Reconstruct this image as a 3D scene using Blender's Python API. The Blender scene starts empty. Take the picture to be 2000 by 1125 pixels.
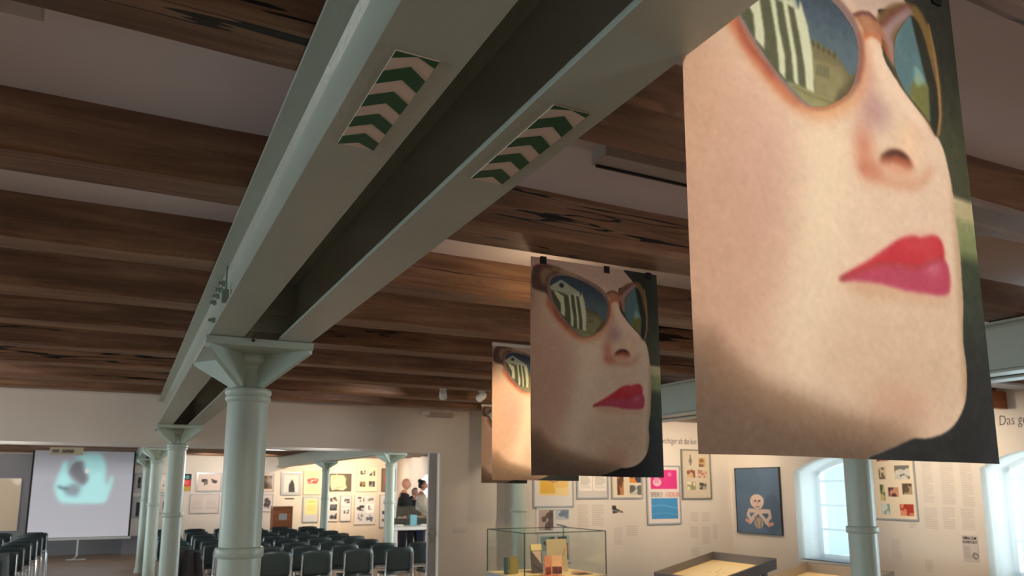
import bpy, bmesh, math, random
import numpy as np
from mathutils import Vector, Matrix
C = bpy.context.scene.collection
R = math.radians
random.seed(7); rng = np.random.default_rng(5)

# ------------------------------------------------------------------ camera
YAW, PIT, FOC, PX, PY, CAMZ = R(26.834), R(9.557), 1487.8, 1001.3, 700.8, 1.65
cd = bpy.data.cameras.new('camera'); cam = bpy.data.objects.new('camera', cd); C.objects.link(cam)
cam.location = (0, 0, CAMZ); cam.rotation_euler = (R(90)+PIT, 0, -YAW)
cd.sensor_width = 36; cd.lens = FOC/2000*36; cd.clip_start = .05; cd.clip_end = 200
cd.shift_x = -(PX-1000)/2000; cd.shift_y = (PY-562.5)/2000
cd.dof.use_dof = True; cd.dof.focus_distance = 1.5; cd.dof.aperture_fstop = cd.lens/2.6
sc = bpy.context.scene; sc.camera = cam

# ------------------------------------------------------------------ world, light, exposure
sc.view_settings.view_transform = 'Standard'; sc.view_settings.look = 'None'
sc.view_settings.gamma = 1; sc.view_settings.use_curve_mapping = False
sc.view_settings.exposure = 0.0
world = bpy.data.worlds.new('world'); sc.world = world; world.use_nodes = True
wb = world.node_tree.nodes['Background']; wb.inputs[0].default_value = (.62, .84, 1, 1); wb.inputs[1].default_value = 1.6

def light(name, kind, loc, energy, color, aim=None, **kw):
    ld = bpy.data.lights.new(name, kind); ld.energy = energy; ld.color = color
    for k, v in kw.items(): setattr(ld, k, v)
    o = bpy.data.objects.new(name, ld); C.objects.link(o); o.location = loc
    if aim is not None:
        o.rotation_euler = (Vector(aim)-Vector(loc)).to_track_quat('-Z', 'Y').to_euler()
    return o
DAY = (.88, .95, 1.0); WARM = (1.0, .74, .46)
RW = [1.73, 4.03, 6.33, 9.9, 12.3, 14.7, 17.1, 19.5]      # window centres on the right wall
LW = [-.6, 1.73, 4.03, 6.33, 9.9, 12.3, 14.7, 17.1, 19.5]  # window centres on the left wall
for y in RW: light('window_daylight', 'AREA', (8.15, y, 1.45), {1.73: 200, 4.03: 30, 6.33: 24, 14.7: 60}.get(y, 200), DAY, (0, y, 1.3), shape='RECTANGLE', size=1.2, size_y=1.3)
for y in LW: light('window_daylight', 'AREA', (-7.8, y, 1.45), 105 if y < 8 else 230, DAY, (0, y, 1.3), shape='RECTANGLE', size=1.2, size_y=1.3)
def spot(loc, aim, e, size=70, blend=.6, col=WARM, r=.03):
    return light('ceiling_spot_light', 'SPOT', loc, e, col, aim, spot_size=R(size), spot_blend=blend, shadow_soft_size=r)
spot((.70, -.62, 2.38), (.95, .72, 1.92), 68, 60, .8, (1, .88, .74))      # on the first banner
spot((1.50, 2.80, 2.33), (2.0, 3.83, 1.74), 95, 60, .6)
light('ceiling_spot_light', 'POINT', (1.50, 2.66, 2.36), 2.2, WARM, shadow_soft_size=.02)                     # on the third banner
spot((2.33, 5.95, 2.36), (1.2, 7.97, 1.75), 24, 74, .9, (1, .92, .84))
spot((-1.2, 5.3, 2.30), (-.6, 7.97, 1.85), 18, 56, .9, (1, .92, .84))  # added wash that brightens the partition header, no fixture here
spot((2.6, 5.2, 2.33), (3.3, 6.84, 1.8), 30, 60, .6)
for x in (4.5, 5.7, 6.7): spot((x, 6.35, 2.40), (x+.05, 7.97, 1.75), 62, 80, .8, (1, .80, .58))
for y in (5.0, 7.4, 4.6): spot((5.9, y, 2.40), (7.33, y, 1.7), 50, 78, .8, (1, .80, .58))
spot((3.45, 5.3, 2.40), (3.5, 6.3, .9), 120, 46, .7)                        # glass case
spot((5.0, 5.3, 2.40), (5.0, 5.8, .9), 75, 46, .7)                         # display trays
spot((5.0, 4.0, 2.40), (5.0, 4.55, .9), 70, 46, .7)
for x, e in ((-3.0, 26), (1.9, 90), (3.2, 60), (4.85, 160), (5.7, 120), (6.6, 110)): spot((x, 20.2, 2.4), (x, 22.2, 1.75), e*1.15, 85, .8, WARM if x > 4 else (1, .86, .74))
spot((5.6, 20.4, 2.4), (7.33, 20.6, 1.7), 110, 90, .8, (1, .86, .74))  # this and the next three added to brighten the people and wall behind
spot((5.8, 14.9, 2.4), (7.33, 16.2, 1.6), 150, 90, .8)
spot((5.8, 13.4, 2.4), (7.33, 14.2, 1.6), 80, 90, .8)
spot((4.6, 13.2, 2.4), (5.0, 14.4, 1.2), 40, 60, .8)
for p, e in (((-3.2, 1.0), 9), ((-2.6, 5.4), 46), ((2.2, -1.6), 32), ((5.9, .6), 14)): light('room_fill', 'POINT', (*p, 1.60), e, (1, .96, .92), shadow_soft_size=.25)  # added fill lights without fixtures, lift the near room's ambient
for p in ((-3.0, 14.5), (1.5, 9.4), (5.5, 11.5)): light('hall_fill', 'POINT', (*p, 1.9), 62, (1, .90, .80), shadow_soft_size=.2)  # added fill for the far hall, no real lamps hang here

# ------------------------------------------------------------------ helpers
F_ = np.array([math.sin(YAW)*math.cos(PIT), math.cos(YAW)*math.cos(PIT), math.sin(PIT)])
R_ = np.array([math.cos(YAW), -math.sin(YAW), 0]); U_ = np.cross(R_, F_)
def at(x, y, X=None, Y=None, Z=None):        # where the sight line through a photo point meets a plane of the building
    d = F_+R_*(x-PX)/FOC-U_*(y-PY)/FOC
    t = X/d[0] if X is not None else (Y/d[1] if Y is not None else (Z-CAMZ)/d[2])
    return np.array([0, 0, CAMZ])+d*t
def lin(c):
    c = np.asarray(c, float)/255
    return np.where(c <= .04045, c/12.92, ((c+.055)/1.055)**2.4)
def rgba(c): return (*[float(v) for v in lin(c)], 1)

class N:                                        # small node helper
    def __init__(s, name):
        s.m = bpy.data.materials.new(name); s.m.use_nodes = True; s.t = s.m.node_tree
        s.b = s.t.nodes['Principled BSDF']; s.out = s.t.nodes['Material Output']
    def n(s, typ, **kw):
        x = s.t.nodes.new(typ)
        for k, v in kw.items():
            if k.startswith('i_'):
                key = k[2:]; key = int(key) if key.isdigit() else key
                x.inputs[key].default_value = v
            else: setattr(x, k, v)
        return x
    def l(s, a, b): s.t.links.new(a, b)
def simple(name, col, rough=.6, metal=0, spec=None, coat=0, noise=0, nscale=8, bump=0, bscale=60, emit=None, es=1, trans=0):
    q = N(name); b = q.b
    b.inputs['Base Color'].default_value = rgba(col); b.inputs['Roughness'].default_value = rough; b.inputs['Metallic'].default_value = metal
    if spec is not None: b.inputs['Specular IOR Level'].default_value = spec
    if coat: b.inputs['Coat Weight'].default_value = coat; b.inputs['Coat Roughness'].default_value = .15
    if emit: b.inputs['Emission Color'].default_value = rgba(emit); b.inputs['Emission Strength'].default_value = es
    tc = q.n('ShaderNodeTexCoord')
    if noise:
        nz = q.n('ShaderNodeTexNoise', i_Scale=nscale, i_Detail=5.0); q.l(tc.outputs['Object'], nz.inputs['Vector'])
        mr = q.n('ShaderNodeMapRange', i_1=.3, i_2=.7, i_3=1-noise, i_4=1+noise); q.l(nz.outputs['Fac'], mr.inputs[0])
        mx = q.n('ShaderNodeMix', data_type='RGBA', blend_type='MULTIPLY'); mx.inputs[0].default_value = 1
        mx.inputs[6].default_value = rgba(col); q.l(mr.outputs[0], mx.inputs[7]); q.l(mx.outputs[2], b.inputs['Base Color'])
    if bump:
        nb = q.n('ShaderNodeTexNoise', i_Scale=bscale, i_Detail=4.0); q.l(tc.outputs['Object'], nb.inputs['Vector'])
        bp = q.n('ShaderNodeBump', i_Strength=bump, i_Distance=.004); q.l(nb.outputs['Fac'], bp.inputs['Height']); q.l(bp.outputs[0], b.inputs['Normal'])
    return q.m
def wood(name, dark, mid, light_, rough=.55, sy=14, cracks=True):   # grain along object X
    q = N(name); tc = q.n('ShaderNodeTexCoord'); oi = q.n('ShaderNodeObjectInfo')
    ad = q.n('ShaderNodeVectorMath', operation='MULTIPLY_ADD'); ad.inputs[1].default_value = (1, 1, 1)
    sc_ = q.n('ShaderNodeVectorMath', operation='SCALE'); cb = q.n('ShaderNodeCombineXYZ')
    q.l(oi.outputs['Random'], cb.inputs[0]); q.l(oi.outputs['Random'], cb.inputs[1]); q.l(cb.outputs[0], sc_.inputs[0]); sc_.inputs['Scale'].default_value = 37
    q.l(tc.outputs['Object'], ad.inputs[0]); q.l(sc_.outputs[0], ad.inputs[2])
    mp = q.n('ShaderNodeMapping'); mp.inputs['Scale'].default_value = (1.1, sy, sy); q.l(ad.outputs[0], mp.inputs[0])
    n1 = q.n('ShaderNodeTexNoise', i_Scale=1.6, i_Detail=9.0, i_Roughness=.65, i_Distortion=.6); q.l(mp.outputs[0], n1.inputs['Vector'])
    cr = q.n('ShaderNodeValToRGB'); e = cr.color_ramp.elements
    e[0].position = .3; e[0].color = rgba(dark); e[1].position = .72; e[1].color = rgba(light_)
    m = e.new(.5); m.color = rgba(mid); q.l(n1.outputs['Fac'], cr.inputs[0])
    mp2 = q.n('ShaderNodeMapping'); mp2.inputs['Scale'].default_value = (.9, 2.2, 2.2); q.l(ad.outputs[0], mp2.inputs[0])
    n2 = q.n('ShaderNodeTexNoise', i_Scale=1.6, i_Detail=4.0); q.l(mp2.outputs[0], n2.inputs['Vector'])
    mr = q.n('ShaderNodeMapRange', i_1=.3, i_2=.7, i_3=.7, i_4=1.25); q.l(n2.outputs['Fac'], mr.inputs[0])
    mx = q.n('ShaderNodeMix', data_type='RGBA', blend_type='MULTIPLY'); mx.inputs[0].default_value = 1
    q.l(cr.outputs[0], mx.inputs[6]); q.l(mr.outputs[0], mx.inputs[7]); col = mx.outputs[2]; hgt = n1.outputs['Fac']
    if cracks:
        mp3 = q.n('ShaderNodeMapping'); mp3.inputs['Scale'].default_value = (.32, 6, 8); q.l(ad.outputs[0], mp3.inputs[0])
        n3 = q.n('ShaderNodeTexNoise', i_Scale=1.0, i_Detail=4.0, i_Roughness=.5, i_Distortion=.0); q.l(mp3.outputs[0], n3.inputs['Vector'])
        s1 = q.n('ShaderNodeMath', operation='SUBTRACT'); s1.inputs[1].default_value = .5; q.l(n3.outputs['Fac'], s1.inputs[0])
        a1 = q.n('ShaderNodeMath', operation='ABSOLUTE'); q.l(s1.outputs[0], a1.inputs[0])
        n4 = q.n('ShaderNodeTexNoise', i_Scale=.9, i_Detail=2.0); q.l(ad.outputs[0], n4.inputs['Vector'])
        w = q.n('ShaderNodeMapRange', i_1=.46, i_2=.72, i_3=.0, i_4=.014); q.l(n4.outputs['Fac'], w.inputs[0])
        lt = q.n('ShaderNodeMath', operation='LESS_THAN'); q.l(a1.outputs[0], lt.inputs[0]); q.l(w.outputs[0], lt.inputs[1])
        m2 = q.n('ShaderNodeMix', data_type='RGBA'); m2.inputs[7].default_value = rgba((14, 9, 7)); q.l(lt.outputs[0], m2.inputs[0]); q.l(col, m2.inputs[6]); col = m2.outputs[2]
        sb = q.n('ShaderNodeMath', operation='SUBTRACT'); q.l(n1.outputs['Fac'], sb.inputs[0]); q.l(lt.outputs[0], sb.inputs[1]); hgt = sb.outputs[0]
    q.l(col, q.b.inputs['Base Color']); q.b.inputs['Roughness'].default_value = rough
    bp = q.n('ShaderNodeBump', i_Strength=.5, i_Distance=.01); q.l(hgt, bp.inputs['Height']); q.l(bp.outputs[0], q.b.inputs['Normal'])
    return q.m
def vcol(name, rough=.6, emit=0, weave=0, gloss=0, transl=0):
    q = N(name); a = q.n('ShaderNodeVertexColor', layer_name='print'); q.l(a.outputs[0], q.b.inputs['Base Color'])
    q.b.inputs['Roughness'].default_value = rough
    if emit: q.l(a.outputs[0], q.b.inputs['Emission Color']); q.b.inputs['Emission Strength'].default_value = emit
    if gloss: q.b.inputs['Coat Weight'].default_value = gloss; q.b.inputs['Coat Roughness'].default_value = .05
    if weave:
        tc = q.n('ShaderNodeTexCoord'); nb = q.n('ShaderNodeTexNoise', i_Scale=900.0, i_Detail=1.0); q.l(tc.outputs['Object'], nb.inputs['Vector'])
        bp = q.n('ShaderNodeBump', i_Strength=weave, i_Distance=.0006); q.l(nb.outputs['Fac'], bp.inputs['Height']); q.l(bp.outputs[0], q.b.inputs['Normal'])
    if transl:
        tr = q.n('ShaderNodeBsdfTranslucent'); q.l(a.outputs[0], tr.inputs[0]); ms = q.n('ShaderNodeMixShader'); ms.inputs[0].default_value = transl
        q.l(q.b.outputs[0], ms.inputs[1]); q.l(tr.outputs[0], ms.inputs[2]); q.l(ms.outputs[0], q.out.inputs[0])
    return q.m
def glass(name, col, alpha=.86, rough=.02):
    q = N(name); tr = q.n('ShaderNodeBsdfTransparent'); tr.inputs[0].default_value = rgba(col)
    gl = q.n('ShaderNodeBsdfGlossy'); gl.inputs['Roughness'].default_value = rough
    ms = q.n('ShaderNodeMixShader'); ms.inputs[0].default_value = .06
    q.l(tr.outputs[0], ms.inputs[1]); q.l(gl.outputs[0], ms.inputs[2]); q.l(ms.outputs[0], q.out.inputs[0])
    return q.m
def sheer(name):
    q = N(name); tr = q.n('ShaderNodeBsdfTransparent'); df = q.n('ShaderNodeBsdfTranslucent'); d2 = q.n('ShaderNodeBsdfDiffuse')
    df.inputs[0].default_value = d2.inputs[0].default_value = rgba((232, 240, 243))
    m1 = q.n('ShaderNodeMixShader'); m1.inputs[0].default_value = .4; q.l(df.outputs[0], m1.inputs[1]); q.l(d2.outputs[0], m1.inputs[2])
    m2 = q.n('ShaderNodeMixShader'); m2.inputs[0].default_value = .5; q.l(tr.outputs[0], m2.inputs[1]); q.l(m1.outputs[0], m2.inputs[2]); q.l(m2.outputs[0], q.out.inputs[0])
    return q.m

M = {}
M['plaster'] = simple('plaster', (226, 217, 206), .9, noise=.03, nscale=2, bump=.15, bscale=40)
M['ceiling'] = simple('ceiling_plaster', (215, 200, 196), .95, noise=.04, nscale=1.5, bump=.1, bscale=30)
M['paint'] = simple('celadon_paint', (172, 181, 169), .33, spec=.6, noise=.03, nscale=5, bump=.25, bscale=90)
M['column'] = simple('column_paint', (182, 196, 184), .38, spec=.5, noise=.02, nscale=5, bump=.12, bscale=120)
M['joist'] = wood('old_timber', (96, 67, 49), (128, 93, 69), (160, 124, 96), .46)
M['oak'] = wood('lectern_wood', (120, 66, 34), (150, 86, 44), (172, 104, 58), .45, cracks=False)
M['floor'] = wood('floor_boards', (140, 112, 88), (168, 138, 110), (192, 162, 132), .38, sy=6, cracks=False)
M['shell'] = simple('chair_shell', (34, 52, 54), .42, spec=.5, bump=.1, bscale=300)
M['chrome'] = simple('chrome', (215, 222, 230), .14, 1)
M['seatpad'] = simple('seat_pad', (26, 38, 40), .30)
M['white'] = simple('white_lacquer', (228, 228, 224), .45)
M['metalgrey'] = simple('grey_metal', (150, 148, 142), .4, .6)
M['alu'] = simple('aluminium_frame', (176, 178, 180), .35, .5)
M['darkgrey'] = simple('dark_grey', (60, 60, 62), .6)
M['black'] = simple('black', (16, 16, 17), .5)
M['tray'] = simple('tray_lacquer', (118, 112, 112), .45)
M['tray2'] = simple('taupe_lacquer', (168, 154, 138), .5)
M['case'] = simple('case_plinth', (148, 148, 152), .5)
M['paper'] = simple('warm_paper', (250, 226, 176), .8, noise=.03, nscale=6)
M['boxgrey'] = simple('device_grey', (172, 158, 148), .6)
M['stickw'] = simple('sticker_ground', (216, 198, 182), .55)
M['stickg'] = simple('sticker_green', (8, 82, 48), .5)
M['ink'] = simple('ink', (30, 28, 34), .8)
M['faintink'] = simple('faint_ink', (204, 195, 187), .9)
M['print'] = vcol('printed_paper', .6, gloss=.15)
M['banner'] = vcol('printed_banner', .75, weave=.5, transl=.12)
M['projection'] = vcol('projected_picture', .8, emit=.42)
M['glass'] = glass('display_glass', (252, 254, 253))
M['pane'] = glass('window_pane', (240, 248, 250))
M['sheer'] = sheer('sheer_curtain')
M['glassedge'] = simple('glass_edge', (42, 66, 60), .2)
M['skin'] = simple('skin', (205, 150, 128), .55)
M['lamp'] = simple('lamp_glow', (255, 240, 220), .4, emit=(255, 230, 195), es=6)
M['curb'] = simple('grey_wall_paint', (150, 148, 152), .8)

class MB:
    def __init__(s): s.bm = bmesh.new()
    def box(s, x0, x1, y0, y1, z0, z1, mi=0):
        v = [s.bm.verts.new(p) for p in ((x0,y0,z0),(x1,y0,z0),(x1,y1,z0),(x0,y1,z0),(x0,y0,z1),(x1,y0,z1),(x1,y1,z1),(x0,y1,z1))]
        for f in ((0,3,2,1),(4,5,6,7),(0,1,5,4),(1,2,6,5),(2,3,7,6),(3,0,4,7)): s.bm.faces.new([v[i] for i in f]).material_index = mi
        return s
    def prism(s, pts, axis, a, b):          # 2D polygon extruded along an axis
        def mk(p, t): return {'x': (t, p[0], p[1]), 'y': (p[0], t, p[1]), 'z': (p[0], p[1], t)}[axis]
        A = [s.bm.verts.new(mk(p, a)) for p in pts]; B = [s.bm.verts.new(mk(p, b)) for p in pts]; n = len(pts)
        s.bm.faces.new(A); s.bm.faces.new(B[::-1])
        for i in range(n): s.bm.faces.new([A[i], B[i], B[(i+1) % n], A[(i+1) % n]])
        return s
    def hexa(s, p):                          # eight corners, box order
        v = [s.bm.verts.new(q) for q in p]
        for f in ((0,3,2,1),(4,5,6,7),(0,1,5,4),(1,2,6,5),(2,3,7,6),(3,0,4,7)): s.bm.faces.new([v[i] for i in f])
        return s
    def lathe(s, prof, cx=0, cy=0, n=40, cap=True):
        rings = []
        for r, z in prof: rings.append([s.bm.verts.new((cx+r*math.cos(2*math.pi*i/n), cy+r*math.sin(2*math.pi*i/n), z)) for i in range(n)])
        for a, b in zip(rings, rings[1:]):
            for i in range(n): s.bm.faces.new([a[i], a[(i+1) % n], b[(i+1) % n], b[i]])
        if cap: s.bm.faces.new(rings[0][::-1]); s.bm.faces.new(rings[-1])
        return s
    def tube(s, pts, r, n=8):
        pts = [Vector(p) for p in pts]; rings = []
        for i, p in enumerate(pts):
            d = (pts[min(i+1, len(pts)-1)]-pts[max(i-1, 0)]).normalized()
            a = d.cross(Vector((0, 0, 1)) if abs(d.z) < .95 else Vector((1, 0, 0))).normalized(); b = d.cross(a)
            rr = r[i] if isinstance(r, (list, tuple)) else r
            rings.append([s.bm.verts.new(p+(a*math.cos(2*math.pi*k/n)+b*math.sin(2*math.pi*k/n))*rr) for k in range(n)])
        for a, b in zip(rings, rings[1:]):
            for i in range(n): s.bm.faces.new([a[i], a[(i+1) % n], b[(i+1) % n], b[i]])
        s.bm.faces.new(rings[0][::-1]); s.bm.faces.new(rings[-1]); return s
    def build(s, name, mat, parent=None, smooth=False, bevel=0):
        bmesh.ops.recalc_face_normals(s.bm, faces=s.bm.faces)
        me = bpy.data.meshes.new(name); s.bm.to_mesh(me); s.bm.free()
        for m in (mat if isinstance(mat, (list, tuple)) else [mat]): me.materials.append(m)
        o = bpy.data.objects.new(name, me); C.objects.link(o)
        if parent is not None: o.parent = parent
        if smooth:
            for p in me.polygons: p.use_smooth = True
            md = o.modifiers.new('edge', 'EDGE_SPLIT'); md.split_angle = R(38)
        if bevel:
            md = o.modifiers.new('bevel', 'BEVEL'); md.width = bevel; md.segments = 2; md.limit_method = 'ANGLE'; md.angle_limit = R(40)
        return o
def tag(o, label=None, cat=None, group=None, kind=None):
    if label: o['label'] = label
    if cat: o['category'] = cat
    if group: o['group'] = group
    if kind: o['kind'] = kind
    return o
def empty(name, loc=(0, 0, 0), rz=0, label=None, cat=None, group=None):
    o = bpy.data.objects.new(name, None); C.objects.link(o); o.location = loc; o.rotation_euler = (0, 0, rz); o.empty_display_size = .1
    return tag(o, label, cat, group)
def copy_tree(o, parent=None):
    c = o.copy(); C.objects.link(c)
    if parent is not None: c.parent = parent
    for ch in list(o.children): copy_tree(ch, c)
    return c
def struct(name, mb, mat, parent=None, **k):
    return tag(mb.build(name, mat, parent, **k), kind='structure')
ORD = ['first', 'second', 'third', 'fourth', 'fifth', 'sixth', 'seventh', 'eighth', 'ninth', 'tenth']

# ------------------------------------------------------------------ raster painter for flat prints
class Art:
    def __init__(s, nx, ny, base, asp=1.0):
        s.nx, s.ny = nx, ny; s.U, s.V = np.meshgrid((np.arange(nx)+.5)/nx, (np.arange(ny)+.5)/ny)
        s.c = np.empty((ny, nx, 3)); s.c[:] = base; s.asp = asp
    def poly(s, pts):
        m = np.zeros((s.ny, s.nx), bool); v = s.V[:, 0]; n = len(pts)
        for i in range(n):
            x0, y0 = pts[i]; x1, y1 = pts[(i+1) % n]
            if y0 == y1: continue
            if y0 > y1: x0, y0, x1, y1 = x1, y1, x0, y0
            rows = np.nonzero((v >= y0) & (v < y1))[0]
            if len(rows) == 0: continue
            xc = x0+(v[rows]-y0)/(y1-y0)*(x1-x0)
            m[rows] ^= s.U[rows] > xc[:, None]
        return m.astype(float)
    def ell(s, cx, cy, rx, ry, rot=0):
        a, b = s.U-cx, (s.V-cy)*s.asp; ry = ry*s.asp; c, q = math.cos(rot), math.sin(rot)
        return ((((a*c+b*q)/rx)**2+((b*c-a*q)/ry)**2) < 1).astype(float)
    def stroke(s, pts, w):
        d = np.full((s.ny, s.nx), 9.)
        for i in range(len(pts)-1):
            ax, ay = pts[i]; bx, by = pts[i+1]; ay *= s.asp; by *= s.asp
            px, py = s.U-ax, s.V*s.asp-ay; dx, dy = bx-ax, by-ay; L = dx*dx+dy*dy+1e-12
            t = np.clip((px*dx+py*dy)/L, 0, 1); d = np.minimum(d, np.hypot(px-t*dx, py-t*dy))
        return (d < w/2).astype(float)
    @staticmethod
    def blur(m, r):
        r = int(round(r))
        if r < 1: return m
        for ax in (0, 1):
            for _ in range(3):
                p = np.pad(m, [(r+1, r) if a == ax else (0, 0) for a in (0, 1)], mode='edge'); c = np.cumsum(p, axis=ax)
                k = 2*r+1
                m = (c[k:]-c[:-k])/k if ax == 0 else (c[:, k:]-c[:, :-k])/k
        return m
    def put(s, m, col, blur=0, a=1.0):
        m = np.clip(s.blur(m, blur), 0, 1)[..., None]*a; s.c = s.c*(1-m)+np.asarray(col, float)*m
    def mul(s, m, f, blur=0):
        m = np.clip(s.blur(m, blur), 0, 1)[..., None]; s.c = s.c*(1-m*(1-np.asarray(f, float)))
    def noise(s, amp, cell=1):
        n = rng.normal(0, 1, (s.ny//cell+2, s.nx//cell+2)); n = np.kron(n, np.ones((cell, cell)))[:s.ny, :s.nx]
        s.c = s.c+Art.blur(n, cell*.6)[..., None]*amp
def smooth(pts, k=6, closed=True):
    n = len(pts); out = []; P = [np.array(p) for p in pts]
    for i in range(n if closed else n-1):
        p0, p1, p2, p3 = (P[(i-1) % n], P[i], P[(i+1) % n], P[(i+2) % n]) if closed else (P[max(i-1, 0)], P[i], P[i+1], P[min(i+2, n-1)])
        for j in range(k):
            t = j/k; out.append(tuple(.5*((2*p1)+(-p0+p2)*t+(2*p0-5*p1+4*p2-p3)*t*t+(-p0+3*p1-3*p2+p3)*t**3)))
    if not closed: out.append(tuple(P[-1]))
    return out
def art_mesh(name, art, w, h, disp=None):            # grid in local XZ facing -Y, origin top left
    nx, ny = art.nx, art.ny
    u, v = np.meshgrid(np.linspace(0, 1, nx), np.linspace(0, 1, ny))
    co = np.zeros((ny, nx, 3)); co[..., 0] = u*w; co[..., 2] = -v*h
    if disp is not None:
        dx, dy, dz = disp(u, v); co[..., 0] += dx; co[..., 1] += dy; co[..., 2] += dz
    idx = np.arange(nx*ny).reshape(ny, nx)
    q = np.stack([idx[1:, :-1], idx[1:, 1:], idx[:-1, 1:], idx[:-1, :-1]], -1).reshape(-1)
    me = bpy.data.meshes.new(name); nf = (nx-1)*(ny-1)
    me.vertices.add(nx*ny); me.vertices.foreach_set('co', co.reshape(-1).astype(np.float32))
    me.loops.add(nf*4); me.loops.foreach_set('vertex_index', q.astype(np.int32))
    me.polygons.add(nf); me.polygons.foreach_set('loop_start', np.arange(0, nf*4, 4, dtype=np.int32))
    me.update(calc_edges=True)
    a = me.color_attributes.new('print', 'FLOAT_COLOR', 'POINT')
    cc = np.ones((ny*nx, 4), np.float32); cc[:, :3] = lin(np.clip(art.c, 0, 255)).reshape(-1, 3); a.data.foreach_set('color', cc.reshape(-1))
    me.polygons.foreach_set('use_smooth', np.ones(nf, bool))
    return me
def link_mesh(name, me, mat, parent=None, loc=(0, 0, 0)):
    if not me.materials: me.materials.append(mat)
    o = bpy.data.objects.new(name, me); C.objects.link(o); o.location = loc
    if parent is not None: o.parent = parent
    return o

# ------------------------------------------------------------------ the building
XL, XR, YF, YW, YB = -7.0, 7.33, -2.5, 7.97, 22.2
ZJ, ZC, ZB = 2.465, 2.62, 2.207       # joist underside, plaster, beam underside
m = MB(); m.box(XL-.5, XR+.9, YF-.3, YB+.3, -.1, 0); struct('floor', m, M['floor'])
fl = bpy.data.objects['floor']
m = MB(); m.box(XL-.5, XR+.6, YF-.3, YB+.3, ZC, ZC+.15); ceil = struct('ceiling', m, M['ceiling'])
def joist(y0, w, jx, seed):
    r = random.Random(seed); n = 70; bm = bmesh.new(); rings = []
    o = [[r.uniform(0, 6.28) for _ in range(3)] for _ in range(4)]
    for i in range(n+1):
        x = -7+(XR+7)*i/n; dd = []
        for k in range(4): dd.append(.005*math.sin(1.1*x+o[k][0])+.003*math.sin(3.7*x+o[k][1])+.0025*math.sin(9*x+o[k][2])+r.uniform(-.0012, .0012))
        c = .016
        rings.append([bm.verts.new(p) for p in ((x, y0+dd[0], ZC+.01), (x, y0+dd[0]*.8, ZJ+c+dd[1]), (x, y0+c+dd[0]*.6, ZJ+dd[1]*.5+.002), (x, y0+w-c*.6+dd[2]*.6, ZJ+dd[3]*.5+.002), (x, y0+w+dd[2], ZJ+c*.6+dd[3]), (x, y0+w+dd[2], ZC+.01))])
    for a, b in zip(rings, rings[1:]):
        for k in range(6): bm.faces.new([a[k], b[k], b[(k+1) % 6], a[(k+1) % 6]])
    bm.faces.new(rings[0]); bm.faces.new(rings[-1][::-1]); mb = MB(); mb.bm.free(); mb.bm = bm
    ob = mb.build('joist', M['joist'], ceil); ob.location = jx; return ob
JY = [(-.90, .17), (-.17, .17), (.53, .165), (1.285, .165), (2.10, .18), (2.895, .175), (3.615, .19), (4.335, .185), (5.09, .19), (5.80, .19), (6.62, .20), (7.33, .19)]
y = 8.2
while y < 22: JY.append((y, .19)); y += .745
JY = [(-2.35, .17), (-1.62, .17)]+JY
for i, (y, w) in enumerate(JY): joist(y, w, (0, 0, 0), i+3)

# walls: partition with the wide opening, back wall, front wall
XO0, XO1, ZO = -6.2, 3.12, 2.035
m = MB(); m.box(XL, XO0, YW, YW+.22, 0, ZC); m.box(XO0, XO1, YW, YW+.22, ZO, ZC); m.box(XO1, XR+.02, YW, YW+.22, 0, ZC)
struct('wall_middle', m, M['plaster'])
m = MB(); m.box(XO0, XO1, YW+.02, YW+.05, ZO-.016, ZO+.0); m.box(XO0, XO1, YW-.004, YW+.02, ZO-.012, ZO+.014)
struct('trim_1', m, simple('door_track', (226, 224, 220), .3, .3))                                                        # sliding door track
m = MB(); m.box(XL, 3.93, YB, YB+.2, 0, ZC); m.box(3.93, XR, YB+.02, YB+.2, 0, ZC); struct('wall_back', m, M['plaster'])
m = MB(); m.box(XL-.3, XR+.3, YF-.2, YF, 0, ZC); struct('wall_front', m, M['plaster'])
m = MB(); m.box(-3.4, .1, YB-.012, YB, 0, ZC-.16); m.box(.1, .85, YB-.5, YB, 0, .42); struct('trim_2', m, M['curb'])

def side_wall(name, xi, xo, centres, y0, y1):       # wall with segmental-arched openings; xi inner face, xo outer face
    mb = MB(); W2 = .535; s0, sp, tp = .80, 1.83, 1.99
    ys = [y0]
    for c in centres: ys += [c-W2, c+W2]
    ys.append(y1)
    for i in range(0, len(ys), 2): mb.box(min(xi, xo), max(xi, xo), ys[i], ys[i+1], 0, ZC)
    for c in centres:
        mb.box(min(xi, xo), max(xi, xo), c-W2, c+W2, 0, s0)
        K = 12
        for k in range(K):
            a, b = c-W2+2*W2*k/K, c-W2+2*W2*(k+1)/K
            h = lambda t: sp+(tp-sp)*(1-((t-c)/W2)**2)
            mb.prism([(a, h(a)), (b, h(b)), (b, ZC), (a, ZC)], 'x', xi, xo)
    struct(name, mb, M['plaster'])
side_wall('wall_right', XR, XR+.52, RW, YF, YB)
side_wall('wall_left', XL, XL-.5, LW, YF, YB)

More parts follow.
